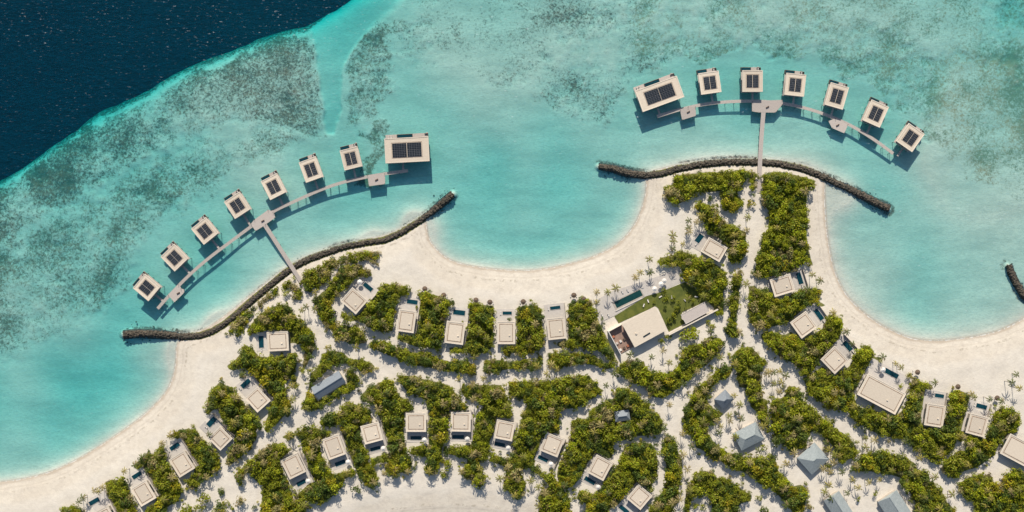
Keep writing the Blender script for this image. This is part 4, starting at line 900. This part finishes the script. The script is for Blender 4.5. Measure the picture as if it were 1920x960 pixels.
for i, (x, y, r, ht, sp, vi, an, ds) in enumerate(crowns):
    rm = r*S*1.08; zc = 1.15+ht-rm*.62
    gz = max(ground_z(x, y), .3)
    zc = max(gz-1.15+zc, gz+.1)
    X_, Y_, _ = W(x, y, zc)
    if i in single:
        if (sp, vi) not in protos:
            v, tn = VAR[sp][vi]
            protos[(sp, vi)] = np_mesh('crown', v, leafQ, M['leaf'], tn)
            if trunk_mesh is None:
                o_ = tm.build('trunk', 'bark'); trunk_mesh = o_.data; bpy.data.objects.remove(o_)
        t = empty('bushy_tree' if r > 7 else 'shrub', (X_, Y_, gz), an); t.scale = (rm, rm, rm*.9)
        a = bpy.data.objects.new('crown', protos[(sp, vi)]); C.objects.link(a); a.parent = t; a.location = (0, 0, (zc-gz)/(rm*.9))
        b = bpy.data.objects.new('trunk', trunk_mesh); C.objects.link(b); b.parent = t; b.location = (0, 0, (zc-gz)/(rm*.9)); b.scale = (1, 1, max(.2, (zc-gz)/(rm*.9)/1.3))
        if ds: tag(t, '%s bushy tree %s' % (WORD[sp], ds), 'tree', '%s bushy trees %s' % (WORD[sp], ds))
        else:
            sx = min(VILLA_LM, key=lambda q: (q[0]-x)**2+(q[1]-y)**2)
            tag(t, ('%s round shrub on open sand near the %s' % (WORD[sp], sx[2])), 'shrub', '%s shrubs near the %s' % (WORD[sp], sx[2]))
    else:
        v, tn = VAR[sp][vi]; c, s = math.cos(an), math.sin(an)
        vv = v*np.array([rm, rm, rm*.9]); vv = vv@np.array([[c, s, 0], [-s, c, 0], [0, 0, 1]])+np.array([X_, Y_, zc])
        vs.append(vv); ts.append(tn*r_.uniform(.75, 1.25)); n_stuff += 1
vs = np.concatenate(vs); ts = np.concatenate(ts)
mth = np_mesh('thicket', vs, np.arange(len(vs)).reshape(-1, 4), M['leaf'], np.clip(ts, 0, .8))
o = bpy.data.objects.new('thicket', mth); C.objects.link(o); tag(o, 'dense mixed green undergrowth filling all the planted beds', 'thicket', None, 'stuff')

# palms
def palm_mesh(r, tint):
    vs, qs, tn = [], [], []
    nf = int(r.integers(8, 11))
    for k in range(nf):
        a = 2*math.pi*k/nf+r.uniform(-.2, .2); L = r.uniform(2.1, 3.2); up = r.uniform(.1, .9); dr = r.uniform(.55, 1.0)
        n = 7; d = np.array([math.cos(a), math.sin(a)]); side = np.array([-d[1], d[0]])
        col = np.array(tint)*r.uniform(.7, 1.25)
        if r.random() < .15: col = np.array((.26, .20, .09))
        for sg in (-1, 1):
            for i in range(n):
                t0, t1 = i/n, (i+.8)/n
                def pt(t): return np.array([*(d*L*t), up*math.sin(t*2.2)*.8-dr*t*t*1.5])
                w = (.36*math.sin(math.pi*min(1, .12+t0*.86))**.7)*r.uniform(.8, 1.1)
                b = len(vs); p0, p1 = pt(t0), pt(t1); p2 = pt(min(1, t1+.16)); sv = np.array([*(side*sg), 0])
                vs.extend([p0, p1, p2+sv*w+np.array([0, 0, -.16]), pt(t0+.12)+sv*w*.95+np.array([0, 0, -.14])]); qs.append((b, b+1, b+2, b+3)); tn.extend([col]*4)
    return np.array(vs), np.array(qs), np.clip(np.array(tn), .01, .8)
r_ = np.random.default_rng(5)
PT = [(.22, .22, .035), (.34, .29, .06), (.12, .145, .03), (.40, .33, .13)]
PW = ['green', 'yellowing', 'dark', 'straw']
pal_mesh = []
for q in range(8):
    v, f, tn = palm_mesh(r_, PT[q % 4]); pal_mesh.append(np_mesh('fronds', v, f, M['leaf'], tn))
def trunk_palm():
    mb = MB(); n = 6; b = 0
    for i in range(7):
        t = i/6; x = .35*t*t; rad = .17-.07*t
        for k in range(n): mb.v.append((x+rad*math.cos(6.283*k/n), rad*math.sin(6.283*k/n), t))
    for i in range(6):
        for k in range(n): mb.f.append((i*n+k, i*n+(k+1) % n, (i+1)*n+(k+1) % n, (i+1)*n+k))
    mb.f.append(tuple(36+k for k in range(n)))
    return mb
tpm = None
inner = []
pool_c = [i for i in range(len(crowns)) if crowns[i][7] and crowns[i][7] != 'edge']
for i in r_.choice(pool_c, 205, replace=False):
    if in_keep(crowns[i][0], crowns[i][1], 9): continue
    inner.append((crowns[i][0]+r_.uniform(-3, 3), crowns[i][1]+r_.uniform(-3, 3), crowns[i][7]))
for k, q in enumerate([(x, y, None) for x, y in PALMS]+inner):
    x, y, ds = q
    hgt = r_.uniform(4.2, 6.0) if ds is None else r_.uniform(4.6, 6.4)
    vi = int(r_.integers(8)) if ds is None else int(r_.choice([0, 1, 3, 5, 7, 2, 6]))
    gz = ground_z(x, y); X_, Y_, _ = W(x, y, gz+hgt)
    an = r_.uniform(0, 6.28); lean = .35
    t = empty('palm_tree', (X_-lean*math.cos(an), Y_-lean*math.sin(an), gz-.05), an)
    sc = r_.uniform(.72, .98) if ds is None else r_.uniform(.8, 1.05)
    a = bpy.data.objects.new('fronds', pal_mesh[vi]); C.objects.link(a); a.parent = t; a.location = (lean, 0, hgt); a.scale = (sc,)*3
    if tpm is None:
        b = trunk_palm().build('trunk', 'bark', t); tpm = b.data
    else: b = bpy.data.objects.new('trunk', tpm); C.objects.link(b); b.parent = t
    b.scale = (1, 1, hgt)
    if ds: tag(t, '%s palm above the bushes %s' % (PW[vi % 4], ds), 'palm', '%s palms %s' % (PW[vi % 4], ds))
    else:
        lm = VILLA_LM+[(1177, 561, 'long dark green swimming pool'), (1209, 613, 'clubhouse'), (1404, 818, 'greenish grey hut on open sand'), (1525, 860, 'pale pyramid roofed hut'), (1358, 749, 'small dark grey hut'), (616, 722, 'long grey gabled building'), (1167, 780, 'bluish white hut'), (580, 560, 'landward end of the left jetty'), (1424, 380, 'landward end of the right jetty'), (1400, 640, 'main crossing of the sand avenues')]
        sx = min(lm, key=lambda q_: (q_[0]-x)**2+(q_[1]-y)**2)[2]
        tag(t, ' '.join(('%s palm on sand by the %s' % (PW[vi % 4], sx)).split()[:16]), 'palm', '%s palms by the %s' % (PW[vi % 4], sx))

# every label must stay within 16 words
for o in bpy.data.objects:
    if 'label' in o and len(o['label'].replace('-', ' ').split()) > 16: open('/tmp/long.txt', 'a').write(o['label']+'\n')
# ---------------------------------------------------------------- light, sky, camera
w = bpy.data.worlds.new('World'); bpy.context.scene.world = w; w.use_nodes = True
nt = w.node_tree; nt.nodes.clear()
sky = nt.nodes.new('ShaderNodeTexSky'); sky.sky_type = 'NISHITA'; sky.sun_disc = False
sky.sun_elevation = R(SUN_EL); sky.sun_rotation = R(SUN_AZ); sky.air_density = 1.0; sky.dust_density = 1.2
bg = nt.nodes.new('ShaderNodeBackground'); bg.inputs[1].default_value = 0.09
wo = nt.nodes.new('ShaderNodeOutputWorld'); nt.links.new(sky.outputs[0], bg.inputs[0]); nt.links.new(bg.outputs[0], wo.inputs[0])
sl = bpy.data.lights.new('sun', 'SUN'); sl.energy = 5.0; sl.angle = R(0.6); sl.color = (1.0, 0.93, 0.82)
so = bpy.data.objects.new('sun', sl); C.objects.link(so)
d = Vector((-math.sin(R(SUN_AZ))*math.cos(R(SUN_EL)), -math.cos(R(SUN_AZ))*math.cos(R(SUN_EL)), -math.sin(R(SUN_EL))))
so.rotation_euler = d.to_track_quat('-Z', 'Y').to_euler()
cam = bpy.data.cameras.new('camera'); co = bpy.data.objects.new('camera', cam); C.objects.link(co)
co.location = (0, 0, H); co.rotation_euler = (0, 0, 0); cam.sensor_fit = 'HORIZONTAL'
cam.angle = 2*math.atan(960*S/H); cam.clip_end = 8000; cam.clip_start = 1
sc = bpy.context.scene; sc.camera = co
sc.render.engine = 'CYCLES'
sc.view_settings.view_transform = 'Standard'; sc.view_settings.look = 'None'; sc.view_settings.gamma = 1
sc.view_settings.exposure = 0.31
sc.cycles.transparent_max_bounces = 24; sc.cycles.max_bounces = 6
